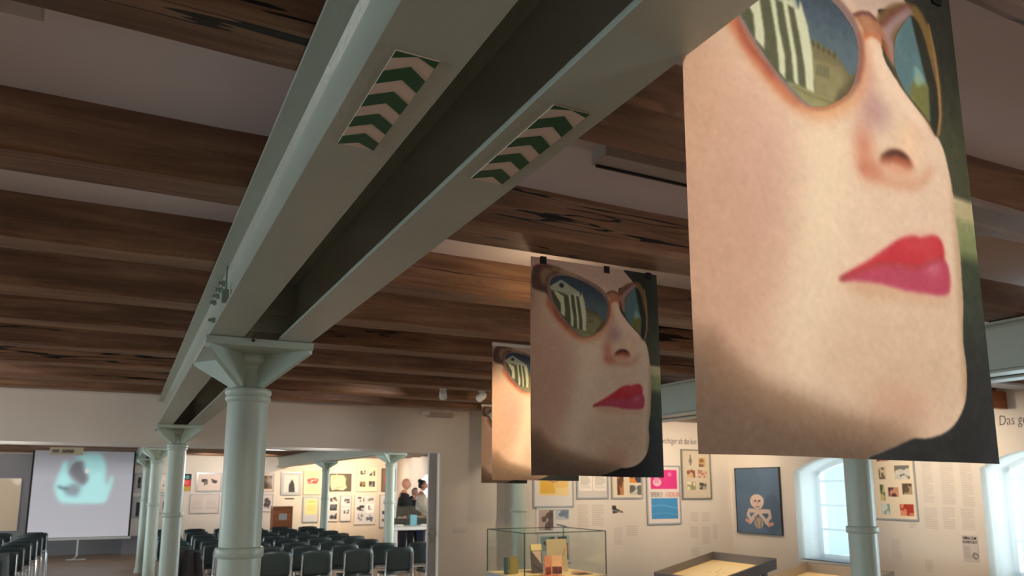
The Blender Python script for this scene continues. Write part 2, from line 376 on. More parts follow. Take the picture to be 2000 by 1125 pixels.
def window(k, x, sgn, c):
    root = tag(empty('window_%d' % k, (x, c, .8)), kind='structure')
    W2, s0, H = .525, 0, 1.17; f = MB(); t = .05
    f.box(-.03, .03, -W2, -W2+t, 0, 1.1); f.box(-.03, .03, W2-t, W2, 0, 1.1); f.box(-.03, .03, -W2, W2, 0, t)
    f.box(-.035, .035, -.045, .045, t, 1.12)
    for a in range(8):
        p, q = -W2+2*W2*a/8, -W2+2*W2*(a+1)/8; hh = lambda u: 1.03+.16*(1-(u/W2)**2)
        f.prism([(p, hh(p)-t), (q, hh(q)-t), (q, hh(q)), (p, hh(p))], 'x', -.03, .03)
    f.build('window_frame', M['white'], root)
    for zz in (.33, .62, .91):
        g = MB(); g.box(-.02, .02, -W2+t, -.045, zz, zz+.025); g.box(-.02, .02, .045, W2-t, zz, zz+.025); g.build('glazing_bar', M['white'], root)
    for sy in (-1, 1):
        g = MB(); g.box(-.004, .004, min(sy*.04, sy*(W2-t)), max(sy*.04, sy*(W2-t)), t, 1.15); g.build('pane', M['pane'], root)
    return root
for i, c in enumerate(RW): window(i+1, XR+.40, 1, c)
for i, c in enumerate(LW): window(i+1+len(RW), XL-.38, -1, c)
m = MB()
for c in RW: m.box(XR-.02, XR+.5, c-.53, c+.53, .775, .80)
struct('trim_3', m, M['white'])

def curtain(c, ztop, label, cat='curtain'):
    W, n = 1.12, 90; bm = bmesh.new(); r = random.Random(int(c*100)); ph = [r.uniform(0, 6) for _ in range(3)]
    cols = []
    for i in range(n+1):
        yy = -W/2+W*i/n; dx = .006*math.sin(24*yy+ph[0])+.003*math.sin(61*yy+ph[1]); row = []
        for j in range(9):
            t = j/8; z = 1.98-(.16*((yy/(W/2))**2) if t == 0 else 0)-t*1.22
            row.append(bm.verts.new((dx*(.4+.6*t), yy+(.03*t*t if i < 4 else 0), z)))
        cols.append(row)
    for a, b in zip(cols, cols[1:]):
        for k in range(8): bm.faces.new([a[k], b[k], b[k+1], a[k+1]])
    mb = MB(); mb.bm.free(); mb.bm = bm
    o = mb.build('sheer_curtain', M['sheer'], smooth=True); o.location = (XR+.09, c, 0); o.scale = (1, .94, 1)
    tag(o, label, cat, 'sheer curtains at the arched windows'); return o
curtain(6.33, 2, 'sheer white curtain in the arched window right of the dark blue painting')
curtain(4.03, 2, 'sheer white curtain in the arched window at the right edge of the photo')
curtain(14.7, 2, 'sheer pale curtain in the window behind the three people', )

# door leaf standing half out of its pocket at the right end of the opening
d = tag(empty('door_1', (3.055, YW+.08, 0)), kind='structure')
m = MB(); m.box(-.025, .062, 0, .045, .01, 2.02); m.build('door_leaf', M['case'], d, bevel=.003)
q = at(848, 1062, Y=YW+.08); q2 = at(848, 1031, Y=YW+.08)
m = MB(); m.box(-.018, .040, -.006, 0, float(q[2]), float(q2[2])); m.build('handle_plate', M['metalgrey'], d, bevel=.002)
m = MB(); zc = float(q2[2])-.06
m.tube([(.01, -.005, zc), (.01, -.04, zc), (-.01, -.05, zc), (-.04, -.05, zc-.002)], .008); m.tube([(.014+.022*math.cos(a), -.012, zc+.022*math.sin(a)) for a in np.linspace(0, 6.283, 14)], .005)
m.build('handle', M['chrome'], d, smooth=True)
m = MB(); m.box(XO1-.002, XO1+.018, YW-.006, YW+.02, 0, ZO); m.box(XO1+.024, XO1+.036, YW-.004, YW+.01, 0, ZO); struct('trim_4', m, M['white'])

# ------------------------------------------------------------------ steel beams
def ibeam(x0, x1, y0, y1, label, z0=ZB, z1=ZJ-.002):
    c = (x0+x1)/2; t, w = .011, .004; fil = .012
    P = [(x0, z0), (x1, z0), (x1, z0+t), (c+w+fil, z0+t+.004), (c+w, z0+t+.004+fil), (c+w, z1-t-.004-fil), (c+w+fil, z1-t-.004), (x1, z1-t), (x1, z1), (x0, z1), (x0, z1-t), (c-w-fil, z1-t-.004), (c-w, z1-t-.004-fil), (c-w, z0+t+.004+fil), (c-w-fil, z0+t+.004), (x0, z0+t)]
    o = MB().prism(P, 'y', y0, y1).build('steel_beam', M['paint']); tag(o, label, 'beam', 'celadon steel beams'); return o
SX = [(.247, .368), (.497, .617)]
lab = {(0, 0, 0): 'nearest left steel I-beam overhead, with the larger green arrow sticker', (0, 1, 0): 'nearest right steel I-beam overhead, with the second green arrow sticker',
       (0, 0, 1): 'left steel I-beam from the foremost column capital to the partition wall', (0, 1, 1): 'right steel I-beam from the foremost column capital to the partition wall',
       (0, 0, 2): 'left steel I-beam in the hall beyond, above the columns beside the screen', (0, 1, 2): 'right steel I-beam in the hall beyond, above the columns beside the screen',
       (1, 0, 0): 'steel I-beam on the near side of the right column, behind the big banner', (1, 1, 0): 'steel I-beam on the window side of the right column, behind the big banner',
       (1, 0, 1): 'steel I-beam running above the blue-grey column, near side, seen between the banners', (1, 1, 1): 'steel I-beam running above the blue-grey column, window side, lit strip underneath',
       (1, 0, 2): 'steel I-beam over the two thin columns in the hall beyond, near side', (1, 1, 2): 'steel I-beam over the two thin columns in the hall beyond, window side'}
beams = {}
for r_, dx in ((0, 0), (1, 3.57)):
    for s_, (a, b) in enumerate(SX):
        for k, (y0, y1) in enumerate(((YF, 3.218), (3.222, YW-.002), (YW+.222, YB-.002))):
            beams[(r_, s_, k)] = ibeam(a+dx, b+dx, y0, y1, lab[(r_, s_, k)])
# joint hardware on the first pair of beams at the front column
b1 = beams[(0, 0, 1)]
M['bolt'] = simple('dull_bolt', (140, 150, 136), .4)
for px_, py_ in ((432, 548), (426, 560), (420, 572), (414, 584), (411, 625)):
    q = at(px_, py_, X=.285); q[2] = min(q[2], 2.432); m = MB(); m.tube([(.306, q[1], q[2]), (.288, q[1], q[2])], .012, 6); m.tube([(.288, q[1], q[2]), (.276, q[1], q[2])], .007, 6); m.build('bolt', M['bolt'], b1 if q[1] > 3.22 else beams[(0, 0, 0)])
qa, qb, qc = at(441, 526, X=.296), at(441, 566, X=.285), at(440, 590, X=.285)
m = MB(); m.tube([(.304, qa[1]+.03, qa[2]), (.29, qa[1]+.01, qa[2]+.01), (.285, qb[1], qa[2]-.01), (.285, qb[1], qb[2])], .005, 6); m.box(.272, .296, qb[1]-.012, qb[1]+.012, qc[2], qb[2]); m.build('cable_hook', M['bolt'], beams[(0, 0, 0)])
m = MB(); m.box(.312, .556, 2.985, 2.995, ZB+.03, ZJ-.03); m.box(.33, .53, 2.97, 3.0, ZB+.10, ZB+.12); m.build('spacer_plate', M['paint'], beams[(0, 1, 0)])

# arrow stickers on the undersides
def sticker(x0, x1, y0, y1, label, ph):
    root = empty('arrow_sticker', ((x0+x1)/2, (y0+y1)/2, ZB-.001), 0, label, 'sticker', 'green arrow stickers under the steel beams')
    w, h = (x1-x0)/2, (y1-y0)/2
    m = MB(); m.box(-w, w, -h, h, -.0012, .0008); m.build('backing', M['stickw'], root)
    per = .0725; t = .036; rise = .026
    k = -1
    while True:
        a = -h+ph+k*per
        if a > h: break
        # chevron with the point towards the camera end (-Y)
        L = [(-w, a+rise), (0, a), (w, a+rise), (w, a+rise+t), (0, a+t), (-w, a+rise+t)]
        cl = [(x, min(max(yv, -h), h)) for x, yv in L]
        area = abs(sum(cl[i][0]*cl[(i+1) % 6][1]-cl[(i+1) % 6][0]*cl[i][1] for i in range(6)))/2
        if area > 1e-4:
            m = MB()
            for P in ([cl[0], cl[1], cl[4], cl[5]], [cl[1], cl[2], cl[3], cl[4]]):
                Q = []
                for p in P:
                    if not Q or (abs(p[0]-Q[-1][0])+abs(p[1]-Q[-1][1])) > 1e-6: Q.append(p)
                if len(Q) > 2 and abs(sum(Q[i][0]*Q[(i+1) % len(Q)][1]-Q[(i+1) % len(Q)][0]*Q[i][1] for i in range(len(Q)))) > 2e-5: m.prism(Q, 'z', -.0020, -.0012)
            m.build('chevron', M['stickg'], root)
        k += 1
    return root
sticker(.273, .333, .873, 1.174, 'large green and beige arrow sticker under the left overhead steel beam', .028)
sticker(.526, .588, .905, 1.209, 'green and beige arrow sticker under the right overhead steel beam', .022)

# ------------------------------------------------------------------ cast iron columns
def make_column(label):
    root = empty('cast_iron_column', (0, 0, 0), 0, label, 'column', 'cast iron columns')
    n = 48
    MB().lathe([(.105, 0), (.105, .06), (.09, .09), (.084, .12), (.081, 1.375), (.0795, 1.42), (.079, 2.0)], n=n).build('shaft', M['column'], root, smooth=True)
    MB().lathe([(.080, 1.376), (.088, 1.378), (.0915, 1.383), (.0915, 1.413), (.089, 1.417), (.080, 1.419)], n=n).build('collar', M['column'], root, smooth=True)
    MB().lathe([(.079, 1.985), (.083, 1.990), (.087, 1.998), (.0885, 2.004), (.087, 2.010), (.0835, 2.013), (.086, 2.018), (.0905, 2.025), (.0905, 2.033), (.087, 2.039), (.079, 2.043), (.060, 2.05)], n=n).build('astragal', M['column'], root, smooth=True)
    MB().lathe([(.066, 2.035), (.058, 2.06), (.056, 2.120), (.060, 2.124), (.060, 2.130), (.062, 2.134), (.078, 2.142), (.086, 2.150), (.088, 2.160), (.088, 2.170), (.082, 2.179)], n=n).build('capital', M['column'], root, smooth=True)
    MB().box(-.197, .197, -.27, .27, 2.177, ZB-.001).build('cap_plate', M['column'], root, bevel=.003)
    for sx in (-1, 1):
        for sy in (-1, 1):
            ex, ey = sx*.188, sy*.26; L = math.hypot(ex, ey); u = Vector((ex/L, ey/L, 0)); p = Vector((-u.y, u.x, 0))*.011
            prof = [(.035, 2.045), (.078, 2.045), (L, 2.164), (L, 2.178), (.035, 2.178)]
            bm = bmesh.new(); A = [bm.verts.new(u*a+p+Vector((0, 0, z))) for a, z in prof]; B = [bm.verts.new(u*a-p+Vector((0, 0, z))) for a, z in prof]
            bm.faces.new(A); bm.faces.new(B[::-1])
            for i in range(5): bm.faces.new([A[i], B[i], B[(i+1) % 5], A[(i+1) % 5]])
            mb = MB(); mb.bm.free(); mb.bm = bm; mb.build('gusset', M['column'], root, bevel=.002)
    return root
cols = [((.432, 3.24), 'foremost celadon cast iron column in the foreground, capital with bolt in full view'),
        ((.432, 7.76), 'celadon column just left of the foremost one, standing against the partition opening'),
        ((.432, 12.45), 'pale column in the hall beyond, third in the row left of the foremost column'),
        ((.432, 17.05), 'farthest pale column in the row beside the projection screen'),
        ((4.0, 3.24), 'grey-green column below the big banner, between window and framed photos'),
        ((4.0, 7.76), 'blue-grey column behind the glass case, against the wall'),
        ((4.0, 12.45), 'slender pale column in the hall beyond, left of the man in the black jacket'),
        ((4.0, 17.05), 'slenderest pale column in the hall beyond, between yellow sheet and wide portrait print')]
proto = None
for i, ((x, y), l_) in enumerate(cols):
    if proto is None: o = proto = make_column(l_)
    else: o = copy_tree(proto); o['label'] = l_
    o.location = (x, y, 0)
m = MB(); m.tube([(-.03, -.27, 2.197), (-.03, -.279, 2.197)], .007, 6); m.build('bolt', M['darkgrey'], proto)

# ------------------------------------------------------------------ banners
def hom(src, dst):
    A, b = [], []
    for (x, y), (u, v) in zip(src, dst):
        A += [[x, y, 1, 0, 0, 0, -u*x, -u*y], [0, 0, 0, x, y, 1, -v*x, -v*y]]; b += [u, v]
    return np.append(np.linalg.solve(A, b), 1).reshape(3, 3)
UVQ = [(0, 0), (1, 0), (0, 1), (1, 1)]
H1 = hom([(1321.9, -230.8), (1857, -6), (1363, 892), (1937, 905)], UVQ)
H2 = hom([(1039, 500), (1280, 540), (1040, 925), (1288, 930)], UVQ)
def ap(H, x, y): v = H@np.array([x, y, 1.]); return (v[0]/v[2], v[1]/v[2])
p1 = lambda L: [ap(H1, x, y) for x, y in L]                                  # sketch points noted on the near print
a3 = lambda L: [ap(H1, 1400+x/3.75, y/3.75) for x, y in L]                   # enlargement of its glasses
a6 = lambda L: [ap(H1, 1350+x/2.394, 430+y/2.394) for x, y in L]             # enlargement of its mouth and chin
b2 = lambda L: [ap(H2, 1030+x/2.444, 480+y/2.444) for x, y in L]             # the whole second print
def face_art():
    A = Art(470, 640, (44, 46, 36), 775/560)
    vr = lambda y: ap(H1, 1870, y)[1]
    ks = [(-.1, (46, 48, 40)), (vr(120), (34, 38, 30)), (vr(300), (62, 66, 46)), (vr(385), (70, 72, 56)), (vr(397), (186, 176, 140)), (vr(425), (180, 172, 134)), (vr(440), (138, 146, 104)), (vr(490), (124, 134, 92)), (vr(520), (54, 66, 48)), (vr(600), (50, 60, 48)), (vr(700), (38, 44, 42)), (1.1, (22, 23, 28))]
    for c in range(3): A.c[..., c] = np.interp(A.V, [k[0] for k in ks], [k[1][c] for k in ks])
    A.noise(5, 5)
    # skin
    right = b2([(430, 60), (452, 120), (478, 155), (505, 200)])+a3([(1180, 60), (1190, 160)])+p1([(1720, 110), (1745, 160), (1775, 205), (1806, 245), (1830, 285), (1842, 330), (1850, 380), (1854, 430)])
    chin = a6([(1222, 160), (1226, 300), (1228, 400), (1222, 480), (1219, 560), (1221, 600), (1229, 680), (1230, 740), (1222, 830), (1195, 905), (1150, 968), (1090, 1008), (1030, 1022), (985, 1022), (900, 1065), (800, 1110)])
    skin = [(-.1, -.1)]+[(.62, -.1)]+smooth(right+chin, 4, False)+[(.52, 1.1), (-.1, 1.1)]
    A.put(A.poly(skin), (228, 204, 182), 1)
    sk = A.poly(skin)
    def sput(mask, col, bl, a):  # stays on the skin
        m_ = np.clip(Art.blur(mask, bl), 0, 1)*sk; A.c = A.c*(1-m_[..., None]*a)+np.array(col, float)*m_[..., None]*a
    sput(A.poly([(-.2, .1), (.05, .1), (.10, .5), (.06, 1.2), (-.2, 1.2)]), (166, 134, 110), 26, .95)
    sput(A.poly([(-.2, .2), (.24, .3), (.28, .6), (.26, .9), (-.2, .8)]), (206, 168, 144), 34, .75)
    sput(A.ell(*p1([(1480, 330)])[0], .12, .16), (198, 156, 144), 30, .5)
    sput(A.ell(*p1([(1460, 520)])[0], .13, .16), (200, 162, 142), 30, .45)
    sput(A.poly(p1([(1580, 240), (1650, 240), (1640, 420), (1600, 640), (1560, 760), (1500, 700), (1560, 500)])), (242, 226, 198), 22, .75)
    sput(A.poly(p1([(1630, 620), (1850, 600), (1850, 800), (1780, 840), (1600, 780)])), (212, 186, 158), 22, .6)
    sput(A.ell(*p1([(1740, 800)])[0], .10, .05), (196, 150, 128), 14, .5)
    sput(A.poly(b2([(0, 40), (460, 60), (500, 210), (400, 230), (250, 140), (20, 90)])), (196, 172, 164), 10, .8)
    # jaw and neck
    jaw = p1([(1300, 600), (1368, 668), (1420, 724), (1475, 766), (1560, 800), (1642, 828), (1705, 845), (1761, 858)])
    sput(A.poly(smooth(jaw, 4, False)+[(.6, 1.2), (-.2, 1.2)]), (112, 92, 76), 16, .95)
    sput(A.poly(smooth(p1([(1380, 640), (1475, 740), (1560, 782), (1642, 812), (1705, 832), (1761, 850), (1761, 870), (1600, 840), (1400, 760)]), 3)), (128, 96, 72), 9, .5)
    sput(A.poly(p1([(1300, 760), (1420, 820), (1600, 870), (1700, 870), (1700, 960), (1200, 960)])), (96, 76, 62), 14, .5)
    sput(A.poly(p1([(1846, 300), (1870, 300), (1870, 800), (1856, 790), (1852, 560)])), (176, 146, 112), 5, .7)
    # nose
    sput(A.poly(p1([(1686, 90), (1702, 160), (1712, 230), (1700, 270), (1676, 300), (1666, 260), (1676, 180), (1680, 120)])), (198, 158, 148), 8, .7)
    sput(A.ell(*p1([(1708, 222)])[0], .045, .035), (178, 142, 142), 9, .75)
    sput(A.ell(*p1([(1683, 305)])[0], .032, .055), (204, 134, 108), 8, .85)
    sput(A.ell(*p1([(1695, 338)])[0], .045, .018), (196, 122, 98), 5, .7)
    sput(A.ell(*p1([(1768, 290)])[0], .045, .05), (236, 204, 172), 8, .8)
    sput(A.ell(*p1([(1780, 258)])[0], .02, .03), (226, 184, 158), 7, .5)
    sput(A.poly(smooth(p1([(1690, 340), (1730, 350), (1774, 356), (1806, 330), (1812, 338), (1780, 372), (1740, 372), (1700, 356)]), 3)), (206, 148, 118), 5, .8)
    sput(A.poly(p1([(1694, 76), (1712, 96), (1738, 150), (1770, 205), (1806, 250), (1790, 260), (1750, 210), (1722, 170), (1700, 120)])), (240, 216, 196), 4, .7)
    nos = smooth(p1([(1710, 322), (1714, 308), (1724, 300), (1738, 297), (1752, 302), (1764, 314), (1772, 332), (1758, 334), (1740, 326), (1726, 324)]), 4)
    sput(A.poly(nos), (150, 76, 52), 3, .95)
    sput(A.poly(smooth(p1([(1712, 312), (1724, 300), (1738, 297), (1754, 303), (1766, 318), (1752, 312), (1738, 307), (1724, 310)]), 4)), (66, 40, 34), 2, .95)
    sput(A.poly(smooth(p1([(1712, 326), (1740, 322), (1772, 334), (1764, 350), (1736, 346)]), 3)), (214, 150, 122), 4, .7)
    # lips
    up = a6([(683, 290), (720, 255), (800, 205), (880, 145), (940, 100), (1000, 86), (1035, 96), (1080, 82), (1115, 90), (1137, 130), (1138, 192), (1090, 205), (1030, 230), (960, 226), (870, 218), (780, 248)])
    lo = a6([(683, 290), (780, 246), (870, 216), (960, 224), (1030, 228), (1090, 203), (1138, 193), (1160, 232), (1166, 290), (1160, 342), (1130, 362), (1050, 356), (960, 340), (850, 306), (760, 296)])
    sput(A.poly(smooth(a6([(690, 300), (800, 300), (960, 345), (1130, 370), (1165, 345), (1150, 392), (1040, 395), (860, 370), (720, 330)]), 3)), (196, 148, 112), 7, .7)
    A.put(A.poly(smooth(lo, 3)), (186, 70, 98), 2)
    A.put(A.poly(smooth(up, 3)), (196, 50, 64), 2)
    A.put(A.ell(*a6([(1085, 235)])[0], .036, .014, -.5), (212, 128, 146), 6, .75)
    A.put(A.poly(smooth(a6([(900, 250), (1040, 262), (1110, 300), (1000, 300), (880, 270)]), 3)), (178, 76, 104), 6, .6)
    A.put(A.poly(smooth(a6([(960, 110), (1100, 95), (1125, 150), (1000, 165)]), 3)), (208, 78, 82), 7, .6)
    A.put(A.stroke(smooth(a6([(690, 285), (780, 247), (870, 217), (960, 225), (1030, 229), (1090, 204), (1138, 192)]), 4, False), .006), (150, 28, 38), 2, .9)
    A.put(A.stroke(a6([(680, 290), (720, 282)]), .006), (120, 60, 50), 2, .7)
    # glasses: ground tint round the rims
    lens = smooth(b2([(114, 190), (122, 160), (150, 144), (200, 148), (250, 166), (300, 192), (345, 226), (372, 262)])+a3([(985, 200), (1020, 320), (1022, 450), (1000, 580), (957, 682), (880, 750), (780, 792), (690, 790), (620, 742), (520, 640), (430, 530), (340, 400), (255, 262), (188, 142), (150, 70)]), 5)
    A.put(A.stroke(lens[len(lens)//3:]+lens[:1], .075), (206, 128, 76), 7, .5)
    sput(A.poly(smooth(a3([(60, -60), (150, 100), (240, 280), (430, 540), (600, 730), (700, 810), (560, 790), (400, 640), (240, 440), (120, 250), (20, 60)]), 3)), (186, 100, 64), 6, .75)
    sput(A.stroke(a3([(160, 150), (220, 330), (330, 450), (420, 570)]), .02), (138, 54, 48), 4, .7)
    frame = smooth(b2([(34, 104), (72, 90), (112, 94), (165, 110), (232, 138), (295, 170), (345, 202), (378, 240)])+a3([(1010, 150), (1058, 300), (1058, 450), (1030, 600), (980, 700), (890, 770), (780, 816), (690, 812), (605, 762), (505, 660), (410, 545), (320, 420), (235, 280), (165, 160)])+b2([(116, 268), (98, 228), (60, 214), (30, 190)]), 5)
    A.put(A.poly(frame), (142, 116, 112), 2)
    A.put(A.poly(smooth(b2([(34, 106), (72, 92), (112, 96), (165, 112), (150, 132), (112, 150), (100, 200), (112, 262), (96, 226), (60, 212), (28, 190)]), 4)), (92, 66, 58), 3)
    A.put(A.poly(smooth(b2([(80, 110), (120, 108), (130, 126), (100, 150), (96, 190), (78, 180), (70, 140)]), 4)), (166, 138, 108), 5, .8)
    A.put(A.stroke(b2([(130, 112), (200, 132), (236, 150)]), .018), (190, 166, 110), 3, .8)
    A.put(A.stroke(b2([(36, 104), (72, 91), (110, 95)]), .012), (110, 46, 42), 2, .8)
    A.put(A.stroke(a3([(1040, 250), (1050, 450), (1020, 590)]), .012), (150, 74, 56), 3, .8)
    A.put(A.stroke(a3([(990, 640), (880, 760), (780, 806), (690, 802)]), .010), (196, 120, 66), 2, .8)
    # lens picture
    lm = A.poly(lens); sky = np.interp(A.V, [0, .10, .2, .34], [0, .25, .7, 1])[..., None]
    skyc = (1-sky)*np.array([44, 56, 76])+sky*np.array([98, 122, 132]); A.c = A.c*(1-lm[..., None])+skyc*lm[..., None]
    def lput(mk, col, bl=1, a=1.): mk = np.clip(Art.blur(mk, bl), 0, 1)*lm; A.c = A.c*(1-mk[..., None]*a)+np.array(col, float)*mk[..., None]*a
    lput(A.poly(a3([(683, 300), (740, 318), (800, 362), (850, 388), (925, 500), (960, 560), (1030, 560), (1010, 700), (860, 800), (700, 780), (700, 690)])), (118, 112, 80))
    lput(A.poly(a3([(700, 440), (900, 500), (920, 560), (900, 640), (860, 740), (710, 700)])), (138, 134, 98), 2)
    for k in range(5): lput(A.poly(a3([(690+k*38, 300+k*24), (708+k*38, 296+k*24), (716+k*38, 345+k*22), (694+k*38, 345+k*22)])), (78, 74, 54), 1, .8)
    for k in range(4): lput(A.poly(a3([(728+k*24, 478+k*5), (742+k*24, 482+k*5), (742+k*24, 566+k*5), (728+k*24, 562+k*5)])), (92, 96, 80), 1, .8)
    lput(A.poly(a3([(1030, 520), (940, 620), (880, 700), (840, 790), (960, 740), (1040, 640)])), (92, 84, 62), 2, .8)
    hut = b2([(120, 205), (262, 246)])+a3([(610, 0), (690, 400), (712, 704), (640, 690), (500, 610)])+a3([(440, 545), (340, 400), (200, 160)])+b2([(108, 230)])
    lput(A.poly(hut), (86, 90, 68))
    lput(A.poly(b2([(112, 196), (165, 163), (252, 226), (258, 248), (120, 212)])), (176, 186, 168))
    lput(A.ell(*b2([(168, 191)])[0], .018, .012), (50, 54, 50), 1)
    W_ = (206, 214, 186)
    lput(A.poly(b2([(130, 216), (142, 219)])+a3([(315, 0), (335, 140), (352, 260), (350, 375), (285, 300), (272, 120)])), W_)
    lput(A.poly(b2([(160, 224), (172, 227)])+a3([(430, 0), (455, 200), (500, 430), (502, 600), (458, 540), (440, 300), (392, 0)])), W_)
    lput(A.poly(b2([(192, 232), (200, 234)])+a3([(512, 0), (545, 200), (585, 440), (598, 642), (566, 624), (545, 400), (480, 0)])), W_)
    lput(A.poly(b2([(232, 240), (258, 246)])+a3([(610, 0), (665, 200), (700, 420), (710, 702), (650, 684), (640, 500), (600, 250), (552, 0)])), W_)
    lput(A.poly(a3([(500, 606), (620, 646), (720, 698), (860, 745), (780, 800), (690, 800), (600, 720)])), (146, 146, 104), 1)
    lput(A.stroke(a3([(560, 650), (700, 720), (830, 760)]), .008), (108, 104, 74), 1, .6)
    # far lens, its rim and the bridge
    rim = smooth(a3([(1150, 150), (1220, 60), (1300, 20), (1400, 15), (1480, 60), (1535, 170), (1580, 330), (1610, 520), (1625, 700), (1620, 860), (1605, 960), (1580, 1010), (1550, 985), (1480, 860), (1400, 750), (1330, 650), (1290, 560), (1262, 470), (1235, 400), (1205, 290)]), 5)
    A.put(A.poly(rim), (118, 92, 60), 2)
    A.put(A.stroke(a3([(1190, 210), (1290, 110), (1400, 45)]), .022), (112, 50, 42), 3, .9)
    A.put(A.stroke(a3([(1215, 260), (1290, 160), (1400, 78)]), .030), (158, 136, 142), 3, .95)
    A.put(A.stroke(a3([(1215, 230), (1250, 330), (1268, 450)]), .03), (166, 134, 132), 3, .9)
    fl_ = smooth(a3([(1408, 112), (1350, 180), (1300, 262), (1282, 350), (1282, 480), (1302, 565), (1342, 655), (1395, 735), (1455, 805), (1512, 885), (1550, 965), (1572, 1000), (1592, 930), (1604, 800), (1592, 650), (1562, 500), (1525, 330), (1480, 190), (1440, 125)]), 5)
    A.put(A.poly(fl_), (38, 40, 30), 1)
    fm = A.poly(fl_)
    def fput(mk, col, bl=1, a=1.): mk = np.clip(Art.blur(mk, bl), 0, 1)*fm; A.c = A.c*(1-mk[..., None]*a)+np.array(col, float)*mk[..., None]*a
    fput(A.poly(a3([(1200, 0), (1412, 112), (1440, 260), (1480, 450), (1520, 640), (1528, 900), (1200, 900)])), (88, 122, 132), 1)
    fput(A.poly(a3([(1390, 640), (1440, 560), (1500, 600), (1526, 640), (1530, 900), (1380, 800)])), (112, 116, 66), 2)
    fput(A.poly(a3([(1425, 480), (1470, 520), (1505, 610), (1440, 640), (1420, 600)])), (150, 188, 180), 2, .7)
    A.put(A.stroke(a3([(1545, 170), (1585, 400), (1608, 640), (1612, 850), (1590, 985)]), .010), (170, 132, 84), 1, .8)
    A.put(A.stroke(a3([(1450, 60), (1520, 200), (1560, 400)]), .022), (126, 106, 50), 2, .7)
    br = smooth(a3([(1000, 112), (1050, 92), (1110, 100), (1160, 155), (1205, 225), (1218, 300), (1160, 262), (1110, 250), (1070, 268), (1050, 200)]), 4)
    A.put(A.poly(br), (170, 118, 92), 2)
    A.put(A.stroke(a3([(1000, 112), (1050, 94), (1105, 98), (1150, 145)]), .012), (104, 62, 62), 1, .8)
    A.put(A.stroke(a3([(1066, 280), (1110, 252), (1160, 272), (1205, 330), (1240, 420)]), .012), (190, 100, 56), 2, .9)
    for k in range(3): A.put(A.stroke(a3([(1060+k*26, 130+k*10), (1090+k*22, 220+k*12)]), .008), (206, 158, 118), 2, .5)
    A.noise(6.0, 1); A.noise(5.0, 3); A.noise(2.5, 12)
    return A
FA = face_art(); BW, BH = .563, .775
def bdisp(u, v): return (.012*(v-.5)*0+.004*np.sin(3.1*v)*(u-.5)+.003*(v**2), .008*np.sin(5.3*u+.6)*(.3+v)+.004*np.sin(11*u+2)*v, .0025*np.sin(4*u+1)*v)
bmesh_ = art_mesh('banner_print', FA, BW, BH, bdisp)
def banner(x, y, w, label, rail=False, rz=0, z=ZJ-.003):
    root = empty('hanging_banner', (x, y, z), rz, label, 'banner', 'hanging face banners')
    o = link_mesh('printed_cloth', bmesh_, M['banner'], root); o.scale = (w/BW, 1, 1)
    if rail: MB().box(-.004, w+.004, -.006, .006, -.022, -.006).build('hanging_rail', M['white'], root)
    else:
        for u in (.09, .58, .93): MB().box(u*w-.011, u*w+.011, -.006, .006, -.022, .004).build('clip', M['black'], root)
    return root
banner(.612, .712, .575, 'nearest and largest hanging banner printed with a face in sunglasses, brightly lit')
banner(1.239, 2.305, .553, 'dim hanging banner showing a whole face in sunglasses, held by three black clips')
banner(1.812, 3.83, .553, 'hanging banner lit glowing orange, half hidden behind the dim banner', True)
banner(3.12, 6.84, .50, 'farthest hanging banner, a narrow strip visible left of the orange lit one', True)

# ------------------------------------------------------------------ things under the ceiling
f = empty('ceiling_lamp_housing', (1.15, 1.69, ZC), 0, 'long grey lamp housing on the plaster left of the big banner', 'lamp')
MB().box(0, 1.0, 0, .075, -.045, 0).build('housing', M['boxgrey'], f, bevel=.002)
MB().box(.01, .99, .062, .070, -.052, -.045).build('slot', M['black'], f)
f = empty('ceiling_lamp_housing', (-.21, 1.60, ZC), 0, 'grey housing on the plaster in the top left corner', 'lamp')
MB().box(-1.0, 0, 0, .07, -.05, 0).build('housing', M['boxgrey'], f, bevel=.002)
MB().box(-.09, -.08, .02, .05, -.054, -.05).build('slot', M['black'], f)
def spotlamp(x, y, aim, label):
    r = empty('spotlight', (x, y, ZJ), 0, label, 'spotlight', 'ceiling spotlights')
    MB().lathe([(.03, -.012), (.03, 0)], n=20).build('mount', M['white'], r)
    d = (Vector(aim)-Vector((x, y, ZJ-.05))).normalized(); p = Vector((0, 0, -.05))
    MB().tube([(0, 0, -.01), (0, 0, -.035)], .006).build('stem', M['white'], r)
    MB().tube([p-d*.045, p-d*.03, p+d*.04], [.022, .030, .034], 18).build('lamp_head', M['white'], r, smooth=True)
    MB().tube([p+d*.040, p+d*.042], .028, 18).build('lens', M['lamp'], r)
spotlamp(2.345, 5.93, (3.2, 7.9, 1.6), 'small white spotlight under the joists, left one above the white wall')
spotlamp(2.70, 5.93, (2.4, 7.9, 1.9), 'small white spotlight under the joists, beside the farthest banner')
q = at(838, 799, Y=7.85); f = empty('ceiling_sensor', (float(q[0]), 7.85, ZJ-.005), 0, 'flat grey sensor box at the top of the partition wall', 'sensor')
MB().box(0, .27, -.05, .05, -.05, 0).build('sensor_body', M['boxgrey'], f, bevel=.004); MB().box(-.07, 0, -.03, .03, -.03, 0).build('sensor_arm', M['white'], f)
q = at(723, 829, Y=YW); o = MB().tube([(0, 0, 0), (0, -.02, 0)], [.018, .014], 14).build('wall_sensor', M['white']); o.location = (float(q[0]), YW, float(q[2])); tag(o, 'tiny white round sensor on the partition wall above the opening', 'sensor')
q = at(884, 1040, Y=YW); f = empty('light_switch', (float(q[0]), YW, float(q[2])), 0, 'white three-gang switch plate on the wall right of the sliding door', 'switch')
MB().box(0, .16, -.01, 0, 0, .075).build('plate', M['white'], f, bevel=.003)
